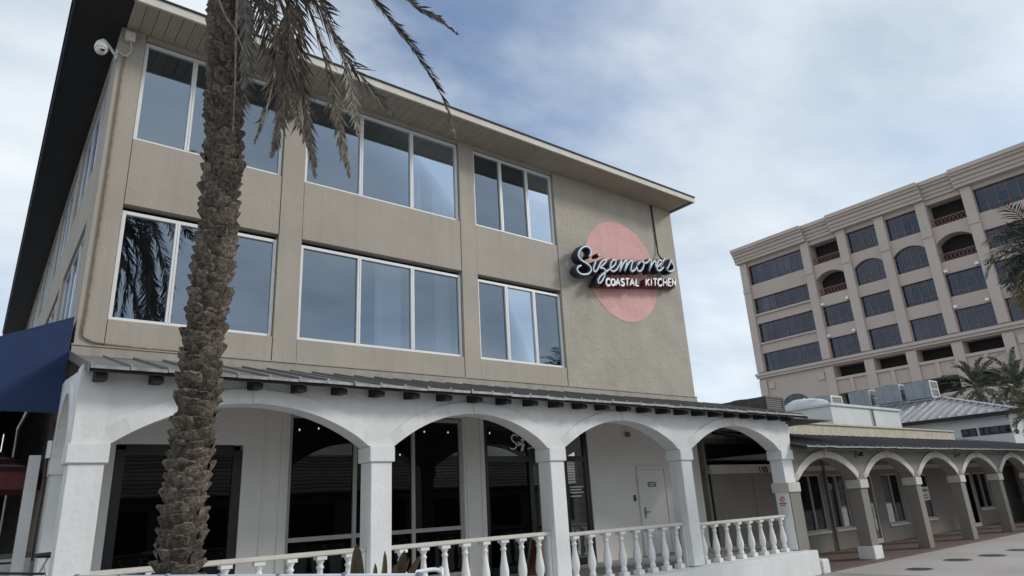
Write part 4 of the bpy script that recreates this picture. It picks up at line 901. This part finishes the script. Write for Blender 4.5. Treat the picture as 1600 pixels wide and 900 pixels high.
MB().tube([(ucx, ucy, GZ), (ucx, ucy, ucz+.33)], .03, 8).build('pole', 'slate', um)
for i in range(n): MB().tube([(ucx, ucy, ucz+.3), (ucx+1.2*math.cos(2*PI*i/n), ucy+1.2*math.sin(2*PI*i/n), ucz-.26)], .012, 5).build('rib', 'slate', um)
# slatted patio screen behind, enlarged and darkened as a backdrop that blocks the sky
sc_ = thing('patio_screen', (0, 7, GZ), 'slatted timber screen enlarged as a dark sky-blocking backdrop behind the patio umbrella', 'screen')
for i in range(24):
    xx = -6.2+i*.295; MB().box(xx, xx+.27, 13.2+.02*(i % 2), 13.24+.02*(i % 2), GZ, 4.6).build('slat', 'acbrown' if i % 4 else 'slate', sc_)
MB().box(-6.2, .86, 13.28, 13.34, 2.5, 2.6).build('rail', 'slate', sc_)
sf = thing('sky_block_screen', (-2.4, 7, GZ), 'added out of view board screen blocking sky light beside the awning', 'fence')  # added out of view to keep sky light off the wall below the awning
for i in range(40): MB().box(-2.44, -2.40, 1.2+i*.3, 1.2+i*.3+.28, GZ, 2.7).build('board', 'acbrown', sf)
MB().box(-2.39, -2.34, 1.2, 13.1, 2.3, 2.4).build('rail', 'acbrown', sf)
pn = thing('patio_gate', (.6, .6, GZ), 'low white panelled gate between the white post and the porch pier', 'gate')
g0 = at(56, 846, 10.2); 
MB().box(g0.x-.42, g0.x+.30, g0.y, g0.y+.05, GZ+.05, 1.25).build('panel', 'white', pn, bevel=.006); MB().box(g0.x-.44, g0.x+.32, g0.y-.02, g0.y+.07, 1.255, 1.32).build('top_rail', 'slate', pn); MB().box(g0.x-.30, g0.x+.18, g0.y-.012, g0.y-.002, .25, 1.05).build('inner_panel', 'white', pn, bevel=.004)
# metal bistro chair
ch = thing('bistro_chair', (-.6, 0, GZ), 'black metal patio chair with a pale cloth at the left edge', 'chair')
c0 = at(10, 850, 9.2); cx0, cy0 = c0.x, c0.y; st = Matrix.Identity(4)
def cbx(nm, m, *a): MB().box(cx0+a[0], cx0+a[1], cy0+a[2], cy0+a[3], GZ+a[4], GZ+a[5]).build(nm, m, ch)
cbx('seat', 'iron', -.24, .24, -.24, .24, .74, .77)
for sx in (-1, 1):
    for sy in (-1, 1): cbx('leg', 'iron', sx*.22-.014, sx*.22+.014, sy*.22-.014, sy*.22+.014, 0, .738 if sy < 0 else 1.6)
for z in (1.1, 1.3, 1.5): cbx('back_rail', 'iron', -.205, .205, .215, .235, z, z+.03)
for q in range(4): cbx('back_bar', 'iron', -.15+q*.1-.008, -.15+q*.1+.008, .217, .233, .80, 1.095)
MB().prism([(cx0-.05, 1.02), (cx0+.22, 1.30), (cx0+.24, .62), (cx0-.1, .60)], cy0+.20, cy0+.212).build('cloth', 'wicker', ch)
# bicycle behind the first column
bk = thing('bicycle', (.3, -1.6, GZ), 'dark bicycle with black saddle parked behind the left porch column', 'bicycle')
sd = at(74, 868, 7.9); bx_, by_ = sd.x, sd.y; sz = sd.z
def wheel(cx_, cy_):
    w = MB(); n = 24; R1 = .32
    w.tube([(cx_+R1*math.cos(2*PI*i/n), cy_, GZ+.335+R1*math.sin(2*PI*i/n)) for i in range(n+1)], .018, 6, cap=False); wo = w.build('wheel', 'rubber', bk)
    s = MB()
    for i in range(8): s.tube([(cx_, cy_, GZ+.335), (cx_+.3*math.cos(PI*i/4), cy_, GZ+.335+.3*math.sin(PI*i/4))], .003, 4)
    s.build('spokes', 'galvlight', wo)
rx, fx_ = bx_-.22, bx_+.82-1.04*0
wheel(bx_+.30, by_); wheel(bx_-.75, by_)
bbk = (bx_-.12, by_, GZ+.32)
MB().tube([(bx_+.30, by_, GZ+.335), bbk, (bx_-.02, by_, sz-.10), (bx_+.30, by_, GZ+.335)], .013, 6).tube([bbk, (bx_-.56, by_, sz-.18)], .018, 6).tube([(bx_+.0, by_, sz-.2), (bx_-.56, by_, sz-.14)], .016, 6).tube([(bx_-.54, by_, sz-.08), (bx_-.75, by_, GZ+.335)], .014, 6).build('frame', 'navy', bk)
MB().tube([(bx_-.05, by_, sz-.18), (bx_+.01, by_, sz-.02)], .014, 6).build('seat_post', 'galv', bk)
MB().add([(bx_+.14, by_-.08, sz), (bx_+.14, by_+.08, sz), (bx_+.0, by_+.06, sz+.005), (bx_-.14, by_+.015, sz), (bx_-.14, by_-.015, sz), (bx_+.0, by_-.06, sz+.005), (bx_+.13, by_, sz+.045), (bx_-.13, by_, sz+.03), (bx_+.1, by_, sz-.035), (bx_-.1, by_, sz-.02)],
         [(0, 1, 6), (1, 2, 6), (2, 7, 6), (2, 3, 7), (3, 4, 7), (4, 5, 7), (5, 6, 7), (5, 0, 6), (1, 0, 8), (2, 1, 8), (3, 2, 9), (2, 8, 9), (4, 3, 9), (5, 4, 9), (0, 5, 8), (5, 9, 8)]).build('saddle', 'rubber', bk)
MB().tube([(bx_-.55, by_-.26, sz+.0), (bx_-.58, by_-.1, sz+.02), (bx_-.55, by_, sz-.05), (bx_-.58, by_+.1, sz+.02), (bx_-.55, by_+.26, sz)], .012, 6).build('handlebar', 'black', bk)
# cables on the side pier
MB().tube(smooth_path([(.80, -.30, 3.05), (.80, -.22, 2.85), (.79, -.26, 2.5), (.80, -.20, 2.1), (.79, -.25, 1.6), (.80, -.15, 1.25)], 5), .012, 6).build('hanging_cable', 'cable', None, label='loose black cable hanging down the white side pier', cat='cable')
box('outlet_box', 'frame', None, .76, .808, -.32, -.2, 2.55, 2.78, label='small white outlet box on the side pier by the awning', cat='box')

# ---------------------------------------------------------------- easel, railing, plant in front
es = thing('sandwich_board', (9.2, -.9, .3), 'brown folding sandwich board standing behind the second balustrade', 'sign board')
for s_, nm in ((-1, 'front_board'), (1, 'rear_board')):
    b = MB(); x0, x1 = 8.75, 9.25; y_ = -.9
    b.prism([(y_+s_*.30, .302), (y_+s_*.28, .302), (y_+s_*.01, 1.05), (y_+s_*.03, 1.05)], x0, x1, 'x'); o = b.build(nm, 'orange', es)
    for xx in (x0-.03, x1+.002): MB().prism([(y_+s_*.32, .302), (y_+s_*.27, .302), (y_+s_*.005, 1.09), (y_+s_*.04, 1.09)], xx, xx+.028, 'x').build('edge', 'slate', o)
W1 = 7.2
def rail_pt(px, py, z): d = ray(px, py); return CAM+d*((z-CAM.z)/d.z)
a, b = rail_pt(120, 902, 1.36), rail_pt(655, 900.5, 1.36)
rl = thing('white_fence', (*((a+b)/2).xy, GZ), 'low white metal fence rail along the bottom edge behind the palm', 'fence')
MB().tube([a, b], .011, 10).build('top_rail', 'steel', rl, smooth=True); MB().tube([a-Vector((0, 0, .9)), b-Vector((0, 0, .9))], .014, 8).build('bottom_rail', 'steel', rl, smooth=True)
n = 12
for i in range(n+1):
    p = a.lerp(b, i/n); MB().tube([(p.x, p.y, GZ if i % 3 == 0 else GZ+.76), (p.x, p.y, p.z-.01)], .012, 8).build('post', 'steel', rl)
    if i % 2 == 0: MB().lathe([(.014, -.012), (.014, .012), (.008, .016)], p.x, p.y, p.z, 10).build('clamp', 'galv', rl)
hr = thing('hand_rail', (4.4, -5.5, GZ), 'short white tubular hand rail with a rounded end near the brown leaves', 'hand rail')
e0, e1, e2 = at(628, 899, 6.0), at(664, 891.5, 6.3), at(681, 890, 6.45); e3 = at(688, 894, 6.5); e4 = at(691, 905, 6.5)
MB().tube(smooth_path([e0, e1, e2, e3, e4, (e4.x, e4.y, GZ)], 4), .02, 10).build('tube', 'steel', hr, smooth=True); MB().tube([e0, (e0.x, e0.y, GZ)], .02, 10).build('post', 'steel', hr)
pltn = thing('bronze_plant', tuple(at(600, 900, 5.4).xy)+(GZ,), 'brown broad leaved plant with pointed leaves at the bottom centre', 'plant')
pb = at(600, 900, 3.5); pb.z = GZ
pltn.location = pb; WM[pltn.name] = Matrix.Translation(pb)
def blade(tip_px, base_dx, w_, wd, bend, seed):
    r = random.Random(seed); tip = at(tip_px[0], tip_px[1], w_); b = MB(); n = 16; base = pb+RT*base_dx*.35+Vector((r.uniform(-.05, .05), r.uniform(-.05, .05), 0)); low = at(600+base_dx*300, 960, w_)
    P = smooth_path([base, base.lerp(low, .55)+RT*base_dx*.05, low, low.lerp(tip, .5)+RT*bend, tip], 4); n = len(P)-1; tw = r.uniform(-.5, .5)
    for i, p in enumerate(P):
        t = i/n; hw = wd*(.14+.86*math.sin(PI*min(1, max(0, (t-.35)/.65)))**.75) if t > .35 else wd*.14
        if t > .97: hw = .002
        d_ = (P[min(i+1, n)]-P[max(i-1, 0)]).normalized(); sd_ = RT*math.cos(tw+t*.5)+FW*math.sin(tw+t*.5); s2 = (sd_-d_*sd_.dot(d_)).normalized(); nn = s2.cross(d_)
        b.v += [tuple(p-s2*hw+nn*hw*.5), tuple(p-s2*hw*.5+nn*hw*.12), tuple(p), tuple(p+s2*hw*.5+nn*hw*.1), tuple(p+s2*hw+nn*hw*.4)]
    b.f = [(i*5+j, i*5+j+1, (i+1)*5+j+1, (i+1)*5+j) for i in range(n) for j in range(4)]
    b.build('leaf', 'bronze', pltn, smooth=True)
for q in (((601, 861), -.06, 3.5, .022, .02, 1), ((658, 866), .05, 3.55, .024, -.01, 2), ((632, 860), .06, 3.6, .040, -.015, 3), ((557, 850), -.13, 3.55, .042, -.004, 4), ((586, 880), -.10, 3.45, .022, .015, 5), ((647, 880), .08, 3.4, .026, -.01, 6), ((617, 882), .03, 3.45, .03, .01, 8), ((640, 872), .02, 3.5, .02, -.012, 9)): blade(*q)

# ---------------------------------------------------------------- curtains behind the upper glass
def curtain(x0, x1, z0, z1, y, lab):
    b = MB(); n = 24; vs = []
    for i in range(n+1): xx = x0+(x1-x0)*i/n; yy = y+.03*math.sin(i*1.7)
    vs = [(x0+(x1-x0)*i/n, y+.03*math.sin(i*1.7), z) for z in (z0, z1) for i in range(n+1)]
    b.add(vs, [(i, i+1, n+2+i, n+1+i) for i in range(n)]).build('curtain', 'curtain', None, smooth=True, label=lab, cat='curtain', group='curtains behind the upper windows')
curtain(6.82, 7.12, 7.85, 9.75, .45, 'narrow pale curtain behind the right pane of the middle top window')
curtain(7.45, 7.85, 7.85, 9.75, .5, 'wide pale curtain at the right end of the middle top window')
curtain(6.0, 6.6, 4.7, 6.55, .45, 'pale curtain behind the middle pane of the second floor middle window')
curtain(7.45, 7.82, 4.7, 6.55, .45, 'pale curtain at the right end of the second floor middle window')

# ---------------------------------------------------------------- the building across the plaza (mirrored in the porch glass)
tb_ = thing('plaza_building', (26, -32, GZ), 'low tile roofed building mirrored in the dark porch windows', 'building')
MB().box(2, 130, -38, -29, GZ, 3.2).build('wall', 'wing', tb_)
for k in range(11):
    y0 = -28.2-k*.5; z0 = 3.0+k*.24
    MB().prism([(y0, z0), (y0, z0+.10), (y0-.56, z0+.30), (y0-.56, z0+.2)], 1, 131, 'x').build('tile_course', 'tile', tb_)
MB().box(1, 131, -33.8, -33.7, 3.2, 5.6).build('ridge_wall', 'tile', tb_)
for xx in range(5, 126, 5): MB().box(xx, xx+2.6, -28.99, -28.95, .4, 2.4).build('window', 'black', tb_)
